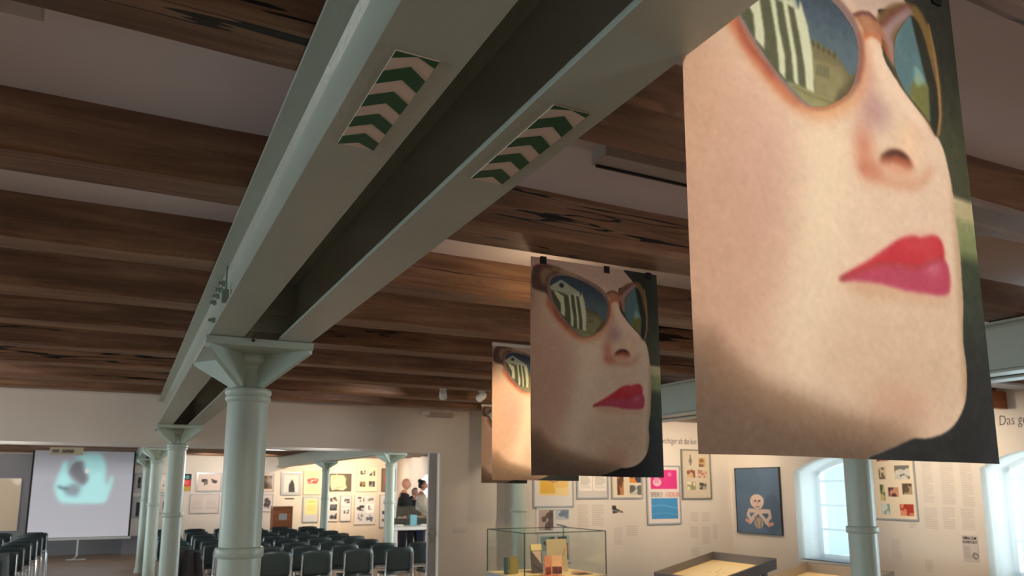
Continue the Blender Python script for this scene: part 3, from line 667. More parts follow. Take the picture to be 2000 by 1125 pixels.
for k in range(3): MB().box(.006+k*.05, .050+k*.05, -.016, -.01, .008, .067).build('rocker', M['plaster'], f)
o = empty('timber_bracket', (7.08, 4.24, 2.37), 0, 'short brown timber stub under the ceiling, right of the big banner', 'bracket')
MB().box(0, .245, 0, .07, 0, .16).build('stub', M['oak'], o, bevel=.004); MB().box(-.003, 0, .018, .034, .03, .12).build('slot', M['black'], o)

# ------------------------------------------------------------------ framed pictures
def spec_art(items, nx, ny, base):
    A = Art(nx, ny, base)
    for it in items:
        k, col = it[0], it[-1]
        if k == 'r': A.put(A.poly([(it[1], it[2]), (it[3], it[2]), (it[3], it[4]), (it[1], it[4])]), col)
        elif k == 'e': A.put(A.ell(*it[1:5]), col)
        elif k == 'p': A.put(A.poly(it[1]), col)
        elif k == 's': A.put(A.stroke(it[1], it[2]), col)
        elif k == 'ph':                      # a little photograph: mottled light and dark
            x0, y0, x1, y1, c1, c2 = it[1:7]
            m_ = A.poly([(x0, y0), (x1, y0), (x1, y1), (x0, y1)]); A.put(m_, c1)
            r = random.Random(int(x0*999+y0*77))
            for _ in range(5):
                cx, cy = r.uniform(x0, x1), r.uniform(y0, y1)
                mm = A.ell(cx, cy, (x1-x0)*r.uniform(.12, .35), (y1-y0)*r.uniform(.12, .4))*m_; A.put(mm, c2, 0, .85)
        elif k == 'tx':                      # lines of small print
            x0, y0, x1, y1, n = it[1:6]
            for j in range(n):
                yy = y0+(y1-y0)*(j+.2)/n; A.put(A.poly([(x0, yy), (x1-(.2*(x1-x0) if j % 4 == 3 else 0), yy), (x1-(.2*(x1-x0) if j % 4 == 3 else 0), yy+(y1-y0)/n*.45), (x0, yy+(y1-y0)/n*.45)]), col, 0, .55)
    return A
def picture(label, rect, items, base, wall='Y', yw=YW, fcol='alu', fw=.018, mat_=None, depth=.022, cat='picture', group='framed pictures', name='framed_picture', n=64, tilt=0):
    x0, y0, x1, y1 = rect                       # photo rectangle of the outer frame on that wall
    if wall == 'Y': a, b, c = at(x0, (y0+y1)/2, Y=yw), at(x1, (y0+y1)/2, Y=yw), None; t = at((x0+x1)/2, y0, Y=yw)[2]; l_ = at((x0+x1)/2, y1, Y=yw)[2]; w = b[0]-a[0]; loc = (float(a[0]), yw, float(t)); rz = 0
    else: a, b = at(x0, (y0+y1)/2, X=yw), at(x1, (y0+y1)/2, X=yw); t = at((x0+x1)/2, y0, X=yw)[2]; l_ = at((x0+x1)/2, y1, X=yw)[2]; w = a[1]-b[1]; loc = (yw, float(a[1]), float(t)); rz = -math.pi/2
    w = float(abs(w)); h = float(t-l_)
    root = empty(name, loc, rz, label, cat, group); root.rotation_euler = (0, tilt, rz)
    f = MB(); f.box(0, w, -depth, 0, -fw, 0); f.box(0, w, -depth, 0, -h, -h+fw); f.box(0, fw, -depth, 0, -h+fw, -fw); f.box(w-fw, w, -depth, 0, -h+fw, -fw)
    f.build('frame', M[fcol], root)
    A = spec_art(items, n, max(12, int(n*h/w)), base)
    o = link_mesh('print', art_mesh('print', A, w-2*fw, h-2*fw), M['print'], root, (fw, -depth*.6, -fw)); return root
K, Wt = (34, 32, 34), (236, 230, 222)
# right part of the partition wall
picture('framed yellow and white print, upper one behind the second banner', (1040, 915, 1119, 991), [('r', .12, .1, .9, .72, (240, 214, 150)), ('r', .16, .3, .55, .66, (232, 184, 70)), ('r', .5, .2, .88, .5, (240, 200, 120)), ('s', [(.2, .2), (.5, .35), (.8, .25)], .02, (150, 120, 90)), ('r', .6, .05, .85, .25, (236, 226, 190))], (226, 222, 220))
picture('framed pair of typed pages on the wall, right of the yellow print', (1125, 912, 1187, 974), [('r', .04, .05, .48, .78, (238, 230, 220)), ('r', .52, .05, .96, .78, (238, 230, 220)), ('tx', .1, .12, .42, .7, 10, (150, 146, 146)), ('tx', .58, .12, .92, .7, 10, (150, 146, 146))], (206, 200, 196))
picture('framed sheet of colour photographs left of the pink and blue poster', (1193, 912, 1254, 974), [('ph', .16, .05, .38, .92, (190, 130, 70), (90, 50, 30)), ('ph', .58, .1, .98, .5, (226, 140, 50), (50, 60, 90)), ('ph', .58, .58, .98, .92, (200, 200, 190), (90, 90, 86))], (234, 218, 192), n=90)
pk = picture('framed pink and blue poster with a line of capitals across its middle', (1262, 909, 1328, 1024), [('r', .1, .06, .93, .40, (226, 36, 132)), ('e', .3, .28, .13, .07, (238, 190, 206)), ('r', .22, .12, .36, .3, (236, 150, 190)), ('e', .7, .14, .06, .035, (250, 120, 180)), ('r', .1, .56, .93, .93, (62, 146, 206)), ('s', [(.12, .7), (.4, .68), (.9, .74)], .02, (96, 170, 220)), ('s', [(.12, .84), (.5, .82), (.9, .86)], .02, (88, 160, 214))], (232, 218, 212), n=100)
picture('framed sheet with six small photographs under the handwriting', (1330, 878, 1387, 975), [('e', .3, .22, .07, .06, (150, 140, 130)), ('s', [(.3, .1), (.3, .3)], .04, (120, 112, 110)), ('ph', .6, .15, .84, .35, (196, 160, 110), (130, 90, 60)), ('ph', .15, .41, .45, .58, (206, 170, 130), (120, 70, 50)), ('ph', .56, .41, .88, .58, (216, 176, 150), (170, 120, 110)), ('ph', .15, .66, .45, .83, (150, 146, 110), (230, 220, 190)), ('ph', .6, .68, .86, .82, (70, 66, 60), (170, 164, 150))], (206, 194, 172), n=90, fcol='metalgrey')
picture('framed black and white photographs above the glass case', (1046, 992, 1113, 1040), [('ph', .05, .05, .5, .95, (190, 170, 160), (90, 80, 78)), ('ph', .55, .05, .97, .5, (196, 200, 206), (110, 130, 150)), ('s', [(.6, .7), (.9, .8)], .05, (60, 80, 110))], (230, 224, 222), n=80, fcol='white')
picture('framed dark photographs seen through the glass case', (1050, 1043, 1114, 1099), [('ph', .05, .05, .5, .6, (120, 160, 166), (40, 50, 54)), ('ph', .55, .3, .95, .95, (60, 52, 54), (210, 120, 90)), ('r', .6, .05, .9, .2, (50, 70, 86))], (196, 206, 206), n=80, fcol='white')
o = spec_art([('p', [(0, .1), (.35, 0), (.4, .4), (.9, .7), (1, .9), (.6, .8), (.1, 1)], (52, 50, 54)), ('s', [(.1, .6), (.8, .75)], .06, (200, 190, 180))], 40, 30, (226, 214, 198))
picture('small dark ink drawing pinned below the sheet of colour photographs', (1194, 986, 1218, 1004), [('p', [(.02, .1), (.35, .02), (.4, .4), (.9, .7), (.98, .9), (.6, .82), (.1, .98)], (52, 50, 54)), ('s', [(.1, .6), (.8, .75)], .06, (200, 190, 180))], (230, 216, 200), fcol='plaster', fw=.004, depth=.004, name='ink_drawing', cat='drawing', n=48, group=None)
# wall with the windows
bones = []
def S(p, w, c=(206, 186, 178)): bones.append(('s', p, w, c))
S([(.30, .95-.12), (.42, .72), (.50, .66), (.58, .74), (.72, .86)], .06); S([(.30, .83), (.22, .80)], .05, (206, 150, 140)); S([(.72, .86), (.80, .84)], .05, (206, 150, 140))
S([(.44, .66), (.30, .65), (.26, .72), (.34, .80)], .06); S([(.56, .66), (.74, .66), (.76, .74), (.66, .82)], .06)
for k in range(6): S([(.40+.04*k, .72+.01*k), (.44+.02*k, .90)], .012, (150, 136, 128))
bones += [('e', .50, .84, .10, .08, (176, 160, 148)), ('s', [(.44, .78), (.47, .9)], .014, (96, 92, 92)), ('s', [(.56, .78), (.53, .9)], .014, (96, 92, 92)), ('e', .48, .51, .155, .105, (216, 194, 182)), ('e', .49, .585, .10, .045, (212, 188, 176)), ('e', .44, .505, .026, .02, (120, 84, 76)), ('e', .535, .505, .026, .02, (120, 84, 76)), ('s', [(.49, .50), (.49, .555)], .014, (168, 132, 120)), ('s', [(.45, .595), (.53, .595)], .014, (150, 90, 84)), ('s', [(.36, .47), (.40, .55)], .01, (176, 150, 140))]
picture('large dark blue painting with a pale crouching figure, beside the room corner', (1440, 913, 1527, 1043), [('e', .3, .2, .3, .2, (78, 106, 132)), ('e', .8, .7, .2, .3, (74, 100, 126))]+bones, (84, 112, 140), 'X', XR, 'darkgrey', .006, depth=.03, n=150, name='painting', cat='painting', group=None)
picture('large framed sheet of small colour photographs right of the lit column', (1668, 880, 1790, 1014), [('ph', .42, .02, .62, .15, (200, 130, 120), (150, 60, 60)), ('ph', .62, .02, .78, .08, (200, 120, 90), (160, 80, 60)), ('ph', .82, .02, .97, .14, (50, 46, 48), (200, 190, 180)), ('ph', .44, .24, .56, .42, (216, 200, 170), (110, 90, 70)), ('ph', .70, .22, .93, .42, (120, 116, 110), (226, 222, 214)), ('ph', .44, .50, .52, .74, (206, 196, 130), (80, 96, 66)), ('ph', .57, .54, .74, .68, (206, 150, 120), (90, 50, 50)), ('ph', .80, .48, .95, .64, (176, 150, 120), (90, 70, 56)), ('ph', .44, .78, .58, .94, (130, 170, 160), (220, 224, 214)), ('ph', .74, .78, .95, .95, (176, 52, 30), (230, 150, 120))], (238, 222, 196), 'X', XR, 'alu', .012, n=150)
# back wall of the hall
bw = dict(yw=YB-.001, n=40, fw=.02)
GP = lambda *a: [('ph', *a, (226, 214, 204), (70, 66, 64))]
picture('grey framed print behind the farthest columns, upper of two beside the screen', (262, 924, 280, 962), [('ph', .35, .2, .8, .8, (110, 106, 104), (40, 40, 42))], (198, 190, 190), **bw)
picture('grey framed print behind the farthest columns, lower of two beside the screen', (258, 970, 276, 1012), [('ph', .4, .25, .85, .95, (60, 60, 64), (30, 30, 34))], (190, 186, 190), **bw)
picture('framed print showing right beside the third column, upper row', (306, 924, 334, 963), [('ph', .4, .3, .8, .7, (150, 130, 116), (220, 200, 184))], (226, 206, 190), **bw)
picture('framed print with black marks beside the third column, lower row', (304, 967, 332, 1003), [('ph', .5, .3, .9, .8, (220, 214, 210), (24, 24, 26))], (220, 210, 204), **bw)
picture('colourful black, red and yellow poster right of the second column', (350, 924, 375, 961), [('r', .02, .02, .98, .35, (24, 34, 42)), ('e', .6, .2, .2, .1, (70, 160, 160)), ('r', .02, .35, .98, .72, (214, 62, 66)), ('e', .5, .5, .25, .12, (230, 110, 110)), ('r', .02, .72, .98, .98, (196, 160, 60)), ('e', .3, .85, .15, .08, (110, 170, 130))], (30, 30, 34), fcol='white', **bw)
picture('framed pair of small dark drawings, upper row of the far wall', (383, 923, 434, 961), [('ph', .15, .3, .42, .72, (226, 210, 196), (60, 56, 54)), ('ph', .58, .3, .86, .72, (226, 210, 196), (60, 56, 54))], (226, 206, 192), **dict(bw, fw=.05))
picture('framed open double page, lower row of the far wall', (370, 965, 428, 1003), [('r', .49, .02, .51, .98, (180, 170, 164)), ('tx', .08, .1, .45, .8, 7, (190, 178, 170)), ('tx', .56, .1, .94, .8, 7, (190, 178, 170))], (220, 206, 198), **bw)
picture('framed brown photograph right of the foremost column, upper row', (508, 924, 535, 961), [('ph', .2, .1, .9, .85, (120, 94, 66), (60, 44, 30))], (222, 204, 188), **bw)
picture('framed photograph of a figure right of the foremost column, lower row', (508, 965, 533, 1000), [('ph', .25, .2, .85, .8, (196, 190, 194), (60, 54, 62))], (216, 206, 204), **bw)
picture('grey framed portrait of a dark building shape, above the small black title', (549, 922, 588, 967), [('r', .12, .1, .88, .9, (216, 216, 210)), ('p', [(.38, .9), (.38, .55), (.5, .35), (.55, .3), (.66, .5), (.72, .9)], (50, 52, 58))], (186, 190, 196), **bw)
picture('glowing poster with red splashes on the far wall', (593, 918, 627, 966), [('e', .3, .42, .14, .08, (222, 84, 96)), ('e', .55, .36, .2, .05, (226, 100, 104)), ('e', .62, .5, .16, .07, (214, 62, 84)), ('e', .4, .54, .2, .04, (230, 120, 116)), ('e', .8, .42, .07, .1, (222, 90, 100)), ('e', .78, .56, .04, .02, (70, 70, 120)), ('tx', .15, .08, .85, .24, 3, (190, 150, 110)), ('tx', .15, .7, .8, .85, 3, (220, 170, 130))], (246, 222, 180), **dict(bw, fcol='plaster'))
picture('yellow sheet of text in a pale frame, below the red splash poster', (591, 970, 622, 1020), [('r', .12, .08, .9, .72, (228, 224, 156)), ('tx', .3, .16, .8, .22, 1, (120, 120, 70)), ('tx', .25, .3, .85, .6, 5, (180, 180, 100))], (204, 206, 214), **bw)
picture('wide dark framed drawing of a rough pale head on the far wall', (644, 925, 686, 959), [('p', [(.04, .1), (.3, .04), (.62, .1), (.74, .3), (.72, .62), (.8, .8), (.62, .97), (.3, .9), (.1, .96), (.02, .6)], (236, 220, 176)), ('r', .8, .0, 1, 1, (84, 80, 70)), ('s', [(.12, .3), (.26, .24), (.34, .34)], .035, (110, 98, 72)), ('s', [(.5, .28), (.62, .22), (.7, .34)], .03, (110, 98, 72)), ('s', [(.4, .3), (.34, .6), (.44, .66)], .025, (130, 116, 86)), ('s', [(.3, .8), (.42, .84), (.56, .76)], .035, (60, 52, 44)), ('s', [(.1, .5), (.2, .72)], .03, (150, 136, 104)), ('s', [(.6, .5), (.66, .8)], .03, (150, 136, 104)), ('s', [(.05, .08), (.7, .06)], .03, (120, 108, 84))], (96, 88, 74), **dict(bw, fcol='darkgrey', fw=.012))
picture('framed group of four photographs, upper row right of the wide drawing', (697, 912, 737, 960), GP(.14, .12, .42, .36)+GP(.6, .12, .9, .36)+[('ph', .12, .6, .42, .82, (140, 120, 90), (60, 54, 50)), ('ph', .58, .58, .9, .82, (150, 140, 130), (40, 40, 44))], (240, 226, 200), **dict(bw, n=60, fcol='plaster'))
picture('framed group of small drawings and photographs under the four photographs', (692, 966, 734, 1024), [('ph', .12, .06, .44, .24, (226, 222, 224), (70, 60, 66)), ('ph', .6, .06, .9, .2, (226, 222, 224), (120, 116, 120)), ('ph', .08, .36, .45, .54, (220, 220, 226), (40, 44, 56)), ('r', .52, .3, .92, .62, (246, 246, 250)), ('ph', .62, .36, .82, .52, (230, 230, 236), (80, 90, 110)), ('ph', .12, .64, .42, .9, (214, 218, 228), (140, 140, 160)), ('ph', .55, .7, .9, .92, (220, 222, 230), (90, 96, 116))], (214, 218, 228), **dict(bw, n=60, fcol='plaster'))
picture('narrow column of small photographs right of the thinnest column', (641, 966, 661, 1018), [('ph', .1, .04, .9, .26, (220, 214, 214), (70, 70, 74)), ('ph', .1, .36, .9, .6, (90, 96, 110), (30, 34, 44)), ('ph', .1, .7, .9, .95, (200, 204, 214), (50, 56, 70))], (216, 218, 226), **dict(bw, fcol='plaster'))
picture('pale frame with two small grey sketches, right of the narrow photo column', (664, 968, 686, 1018), [('ph', .3, .1, .9, .3, (206, 206, 210), (80, 84, 90)), ('r', .05, .42, .95, .44, (170, 172, 180)), ('ph', .3, .55, .85, .72, (200, 204, 214), (80, 86, 104))], (222, 224, 232), **bw)
picture('brown and red framed painting half behind the slender column', (745, 915, 772, 960), [('e', .4, .5, .22, .2, (206, 84, 66)), ('e', .45, .75, .16, .12, (190, 70, 60)), ('e', .35, .3, .1, .08, (170, 90, 70))], (128, 100, 80), **dict(bw, fcol='darkgrey'))
picture('pale frame of lined sketches behind the slender column', (741, 966, 770, 1030), [('ph', .2, .1, .8, .3, (206, 206, 220), (150, 150, 170)), ('r', .15, .5, .8, .6, (60, 66, 86)), ('r', .15, .75, .8, .83, (100, 106, 124))], (212, 212, 222), **bw)
picture('bright beige panel on the far wall left of the projection screen', (-6, 934, 38, 1037), [], (252, 226, 196), yw=YB-.014, fcol='white', fw=.01, n=16, name='wall_panel', cat='panel', group=None)  # lit look put into the beige itself, nothing shines behind it

# ------------------------------------------------------------------ writing
def text(name, body, size, loc, rot, mat, label=None, cat=None, parent=None, shear=0, off=0, align='LEFT', sx=1, extr=.0006, kind=None):
    cu = bpy.data.curves.new('t', 'FONT'); cu.body = body; cu.size = size; cu.shear = shear; cu.offset = off; cu.extrude = extr; cu.align_x = align; cu.resolution_u = 3
    tmp = bpy.data.objects.new('t', cu); C.objects.link(tmp); dg = bpy.context.evaluated_depsgraph_get(); dg.update()
    me = bpy.data.meshes.new_from_object(tmp.evaluated_get(dg)); bpy.data.objects.remove(tmp); me.materials.clear(); me.materials.append(mat)
    o = bpy.data.objects.new(name, me); C.objects.link(o); o.location = loc; o.rotation_euler = rot; o.scale = (sx, 1, 1)
    if parent is not None: o.parent = parent
    tag(o, label, cat); 
    if kind: o['kind'] = kind
    return o
q = at(1291, 866, Y=YW)
text('handwritten_line', 'wichtiger als das kun', .115, (float(q[0]), YW-.0015, float(q[2])), (R(90), 0, 0), M['ink'], 'black handwritten words starting wichtiger als das, on the wall between the banners', 'lettering', shear=.25, off=-.0012, sx=.60)
q = at(1951, 831, X=XR)
text('handwritten_line', 'Das geis', .135, (XR-.0015, float(q[1]), float(q[2])), (R(90), 0, R(-90)), M['ink'], 'black handwritten words Das geis, high on the window wall at the right edge', 'lettering', shear=.12, off=-.0020, sx=.70)
w_ = .5
for s_, x_, c_ in (('SPERO', .10, M['boxgrey']), ('/', .50, M['boxgrey'])):
    pass
pw = float(at(1328, 960, Y=YW)[0]-at(1262, 960, Y=YW)[0]); ph = float(at(1295, 909, Y=YW)[2]-at(1295, 1024, Y=YW)[2])
M['grey_ink'] = simple('grey_ink', (120, 118, 122), .7); M['pink_ink'] = simple('pink_ink', (224, 110, 104), .7)
text('lettering', 'SPERO', .085, (.055, -.0165, -ph*.535), (R(90), 0, 0), M['grey_ink'], parent=pk, sx=.78)
text('lettering', '/ GOLUB', .085, (.055+.235, -.0165, -ph*.535), (R(90), 0, 0), M['pink_ink'], parent=pk, sx=.68)
def wall_text(label, rect, n, wall='Y', mat='faintink', cat='wall text'):
    x0, y0, x1, y1 = rect; g = dict(Y=YW) if wall == 'Y' else dict(X=XR)
    a, b = at(x0, y0, **g), at(x1, y1, **g); h = float(a[2]-b[2]); w = float(b[0]-a[0]) if wall == 'Y' else float(a[1]-b[1])
    m = MB(); r = random.Random(x0+y0)
    for k in range(n):
        z = -h*(k+.5)/n; e = w*(r.uniform(.5, .8) if (k % 7 == 6) else r.uniform(.93, 1)); m.box(0, e, -.0015, 0, z-h/n*.22, z+h/n*.22)
    o = m.build('wall_text', M[mat]); o.location = (float(a[0]), YW, float(a[2])) if wall == 'Y' else (XR, float(a[1]), float(a[2]))
    if wall != 'Y': o.rotation_euler = (0, 0, -math.pi/2)
    tag(o, label, cat, 'printed wall texts', 'stuff'); return o
wt = [((1128, 985, 1150, 1030), 'left column of faint wall text under the framed typed pages'), ((1156, 985, 1180, 1027), 'right column of faint wall text under the framed typed pages'),
      ((1199, 1030, 1217, 1064), 'faint text block on the wall low, right of the glass case'), ((1224, 1026, 1246, 1046), 'faint text block below the pink and blue poster, left'),
      ((1350, 1000, 1364, 1018), 'faint small text block under the six photographs, upper left'), ((1371, 1000, 1387, 1018), 'faint small text block under the six photographs, upper right'),
      ((1348, 1028, 1364, 1050), 'faint text block under the six photographs, middle left'), ((1371, 1028, 1388, 1062), 'tall faint text block under the six photographs, middle right'),
      ((1392, 1024, 1402, 1052), 'narrow faint text block beside the room corner'), ((1350, 1069, 1366, 1086), 'faint text block just above the grey display tray'),
      ((985, 935, 993, 1030), 'narrow pinkish text strip left of the blue-grey column'), ((1021, 950, 1034, 1030), 'pinkish text strip right of the blue-grey column')]
for r_, l_ in wt: wall_text(l_, r_, max(4, int((r_[3]-r_[1])/3.4)))
wr = [((1798, 900, 1826, 982), 'first tall column of wall text right of the framed colour photographs'), ((1834, 902, 1868, 986), 'second tall column of wall text right of the framed colour photographs'), ((1873, 902, 1905, 990), 'third tall column of wall text, next to the right window'),
      ((1804, 990, 1834, 1034), 'first lower block of wall text below the tall columns'), ((1840, 990, 1868, 1034), 'second lower block of wall text below the tall columns'), ((1876, 992, 1906, 1036), 'third lower block of wall text below the tall columns'),
      ((1740, 1052, 1762, 1092), 'faint text block under the framed colour photographs'), ((1806, 1092, 1824, 1118), 'small bluish text sheet low on the window wall'), ((1776, 1020, 1790, 1032), 'tiny caption below the corner of the framed colour photographs')]
for r_, l_ in wr: wall_text(l_, r_, max(4, int((r_[3]-r_[1])/3.2)), 'X')
f = at(1878, 1044, X=XR); f2 = at(1914, 1098, X=XR)
nt = empty('wall_notice', (XR, float(f[1]), float(f[2])), R(-90), 'small grey notice with two bold lines and a round emblem, by the right window', 'notice')
nw, nh = float(f[1]-f2[1]), float(f[2]-f2[2])
MB().box(0, nw, -.004, 0, -nh, 0).build('sheet', simple('notice_sheet', (206, 196, 190), .8), nt)
text('lettering', 'UMBAU ZUM', nh*.15, (.01, -.0046, -nh*.17), (R(90), 0, 0), M['ink'], parent=nt, sx=.62, off=.001); text('lettering', 'KUNSTGUT', nh*.15, (.01, -.0046, -nh*.32), (R(90), 0, 0), M['ink'], parent=nt, sx=.72, off=.001)
m = MB()
for k in range(9): m.box(.01, nw*.5, -.0046, -.004, -nh*(.45+.055*k), -nh*(.45+.055*k)+nh*.02)
m.build('small_print', M['boxgrey'], nt)
m = MB(); m.tube([(nw*.78+.028*math.cos(a), -.005, -nh*.78+.028*math.sin(a)) for a in np.linspace(0, 6.283, 20)], .003, 5); m.tube([(nw*.78+.014*math.cos(a), -.005, -nh*.78+.014*math.sin(a)) for a in np.linspace(0, 5, 12)], .0028, 5); m.build('emblem', M['darkgrey'], nt)
q = at(556, 973, Y=YB); m = MB(); m.box(0, .26, -.002, 0, -.03, .0); o = m.build('wall_title', M['ink']); o.location = (float(q[0]), YB+.018, float(q[2])); tag(o, 'short black title line under the grey framed portrait on the far wall', 'lettering')

# ------------------------------------------------------------------ projection screen
SY = 20.6
tl, br_ = at(43, 877, Y=SY), at(250, 1055, Y=SY); sw = 2.12; sz1, sz0 = 2.50, .50; sx0 = -1.87
A = Art(200, 185, (190, 188, 196))
su = lambda L: [((x-152)/640, (y-370)/550) for x, y in L]       # sketch in the enlargement of the screen
CY = (196, 255, 255)
ks = smooth(su([(330, 450), (355, 440), (372, 455), (366, 500), (385, 540), (430, 570), (470, 590), (500, 560), (470, 500), (455, 440), (430, 430), (380, 452), (410, 415), (470, 390), (540, 384), (580, 400), (605, 460), (612, 540), (620, 600), (640, 560), (645, 535), (660, 540), (658, 590), (640, 650), (620, 700), (560, 706), (380, 704), (330, 690), (306, 640), (292, 600), (300, 560), (318, 500)]), 5)
A.put(A.poly(ks), CY, 3)
A.put(A.poly(smooth(su([(372, 470), (400, 430), (450, 440), (472, 500), (500, 540), (470, 590), (420, 560), (385, 520)]), 4)), (128, 128, 136), 4, .95)
A.put(A.poly(smooth(su([(380, 590), (430, 580), (460, 610), (440, 660), (400, 660), (356, 640)]), 4)), (152, 158, 168), 4, .9)
A.put(A.stroke(su([(318, 600), (345, 612), (372, 615)]), .03), (110, 124, 130), 2, .9)
A.put(A.stroke(smooth(su([(360, 500), (400, 440), (470, 425), (540, 440)]), 4, False), .018), (196, 250, 250), 2, .8)
A.put(A.ell(*su([(489, 500)])[0], .022, .028), (255, 255, 255), 1)
for c in range(3): A.c[..., c] *= np.interp(A.V, [0, .3, 1], [.72, 1, 1.06])
root = empty('projection_screen', (sx0, SY, 0), 0, 'roll-up projection screen showing a pale cyan face, in front of the far wall', 'screen')
link_mesh('screen_cloth', art_mesh('screen_cloth', A, sw-.08, sz1-sz0-.02), M['projection'], root, (.04, 0, sz1-.01))
MB().box(0, sw, .003, .012, sz0, sz1).build('black_border', M['black'], root)
MB().box(-.02, sw+.02, -.025, .02, sz0-.05, sz0).build('bottom_bar', M['white'], root)
MB().box(-.05, sw+.05, -.04, .06, sz1-.01, sz1+.07).build('roller_case', M['white'], root)
m = MB(); m.tube([(1.06, 0, sz0-.05), (1.06, 0, .09), (.98, -.05, .012)], .018); m.tube([(.85, -.05, .012), (1.25, -.05, .012)], .012); m.build('foot', M['white'], root)
q = at(98, 871, Y=8.3)
root = empty('header_sign', (-.65, 9.04, 2.16), 0, 'beige hanging sign with scribbled black lettering, in front of the screen top', 'sign')
q0, q1 = at(98, 873, Y=9.04), at(162, 889, Y=9.04); root.location = (float(q0[0]), 9.04, float(q1[2]))
w = float(q1[0]-q0[0]); h = float(q0[2]-q1[2])
MB().box(0, w, -.01, .01, 0, h).build('board', simple('sign_board', (206, 200, 172), .6), root)
m = MB(); m.tube([(w*.2, 0, h), (w*.2, 0, ZJ-.0+.005-float(q1[2]))], .004); m.tube([(w*.8, 0, h), (w*.8, 0, ZJ+.005-float(q1[2]))], .004); m.build('hanger', M['darkgrey'], root)
m = MB()
r = random.Random(4)
for k in range(5): m.tube([(w*(.38+.07*k), -.012, h*.25), (w*(.40+.07*k), -.012, h*.7), (w*(.43+.07*k), -.012, h*(.35+.3*r.random())), (w*(.44+.07*k), -.012, h*.5)], .007, 5)
m.box(w*.08, w*.28, -.012, -.01, h*.3, h*.7); m.build('lettering', M['grey_ink'], root)

# ------------------------------------------------------------------ lectern
ya = 20.6; a, b = at(534, 991, Y=ya), at(571, 1020, Y=ya)
root = empty('lectern', (float(a[0]), ya, 0), 0, 'brown wooden lectern with a grey plaque, at the front of the chair rows', 'lectern'); w = float(b[0]-a[0]); zt = float(a[2])
MB().box(0, w, 0, .02, .02, zt).build('front_panel', M['oak'], root, bevel=.003)
for x in (0, w-.02): MB().box(x, x+.02, .02, .38, .02, zt-.02).build('side_panel', M['oak'], root)
MB().box(-.01, w+.01, -.01, .40, zt-.0, zt+.02).build('top', M['oak'], root)
MB().box(w*.3, w*.7, -.008, 0, zt-.32, zt-.16).build('plaque', M['alu'], root)

# ------------------------------------------------------------------ chairs
def make_chair():
    root = empty('stacking_chair'); W = .425
    # backrest shell: curved trapezoid panel, wider at the top third
    bm = bmesh.new(); nx, nz = 10, 8; g = {}
    for i in range(nx+1):
        for j in range(nz+1):
            t = j/nz; u = i/nx*2-1; hw = W/2*(.88+.12*math.sin(t*2.6)); 
            if j == nz: hw *= .93
            if j == 0: hw *= .9
            x = u*hw; z = .47+.335*t-(.012 if (j == nz and abs(u) > .7) else 0); yv = -.205-.035*t+.05*(u*u)*(.5+.5*t)
            g[i, j] = bm.verts.new((x, yv, z))
    for i in range(nx):
        for j in range(nz): bm.faces.new([g[i, j], g[i+1, j], g[i+1, j+1], g[i, j+1]])
    mb = MB(); mb.bm.free(); mb.bm = bm; o = mb.build('backrest', M['shell'], root, smooth=True); md = o.modifiers.new('s', 'SOLIDIFY'); md.thickness = .012
    bm = bmesh.new(); g = {}
    for i in range(9):
        for j in range(9):
            u, t = i/8*2-1, j/8; hw = .215*(1-.08*t); g[i, j] = bm.verts.new((u*hw, -.19+.41*t, .455-.012*math.cos(u*1.57)+(.02*(t-.85) if t < .8 else -.06*(t-.8))))
    for i in range(8):
        for j in range(8): bm.faces.new([g[i, j], g[i+1, j], g[i+1, j+1], g[i, j+1]])
    mb = MB(); mb.bm.free(); mb.bm = bm; o = mb.build('seat', M['seatpad'], root, smooth=True); md = o.modifiers.new('s', 'SOLIDIFY'); md.thickness = .016
    for sx in (-1, 1):
        MB().tube([(sx*.215, -.24, 0), (sx*.205, -.21, .40), (sx*.200, -.20, .47), (sx*.195, -.225, .74)], .0095, 6).build('leg', M['chrome'], root, smooth=True)
        MB().tube([(sx*.225, .22, 0), (sx*.205, .17, .42)], .0095, 6).build('leg', M['chrome'], root, smooth=True)
    m = MB()
    for sx in (-1, 1): m.tube([(sx*.205, .17, .42), (sx*.205, -.20, .425)], .0095, 6)
    m.tube([(-.205, .17, .42), (.205, .17, .42)], .0095, 6); m.tube([(-.205, -.20, .425), (.205, -.20, .425)], .0095, 6); m.build('seat_frame', M['chrome'], root, smooth=True)
    m = MB(); 
    for sx in (1,): m.tube([(sx*.205, -.10, .42), (sx*.262, -.10, .42), (sx*.262, -.04, .42)], .006, 5)
    m.build('row_connector', M['chrome'], root)
    return root
rows = [10.95+.93*k for k in range(8)]
chair0 = make_chair(); first = True
def put_chair(x, y, label, grp):
    global first
    o = chair0 if first else copy_tree(chair0); first = False
    o.location = (x, y, 0); o.rotation_euler = (0, 0, random.uniform(-.03, .03)); tag(o, label, 'chair', grp); return o
rx = [.80, 1.35, 1.90, 2.44, 3.02, 3.62, 4.22]
for k, yy in enumerate(rows):
    xs = rx if k < 2 else [.80+.575*i for i in range(6)]
    if k in (1,): xs = [x+.03 for x in rx]+[4.80]
    for i, x in enumerate(xs):
        put_chair(x+(.03 if k % 2 else 0), yy+random.uniform(-.02, .02), 'dark plastic chair, %s from the centre aisle in the %s row of the right block' % (ORD[i], ORD[k] if k else 'nearest'), 'chairs of the right block')
for k, yy in enumerate(rows):
    if k == 0: continue
    for i in range(2 if k < 4 else 3):
        put_chair(-1.40-.58*i, yy, 'dark plastic chair, %s from the centre aisle in the %s row of the left block' % (ORD[i], ORD[k-1] if k > 1 else 'nearest'), 'chairs of the left block')
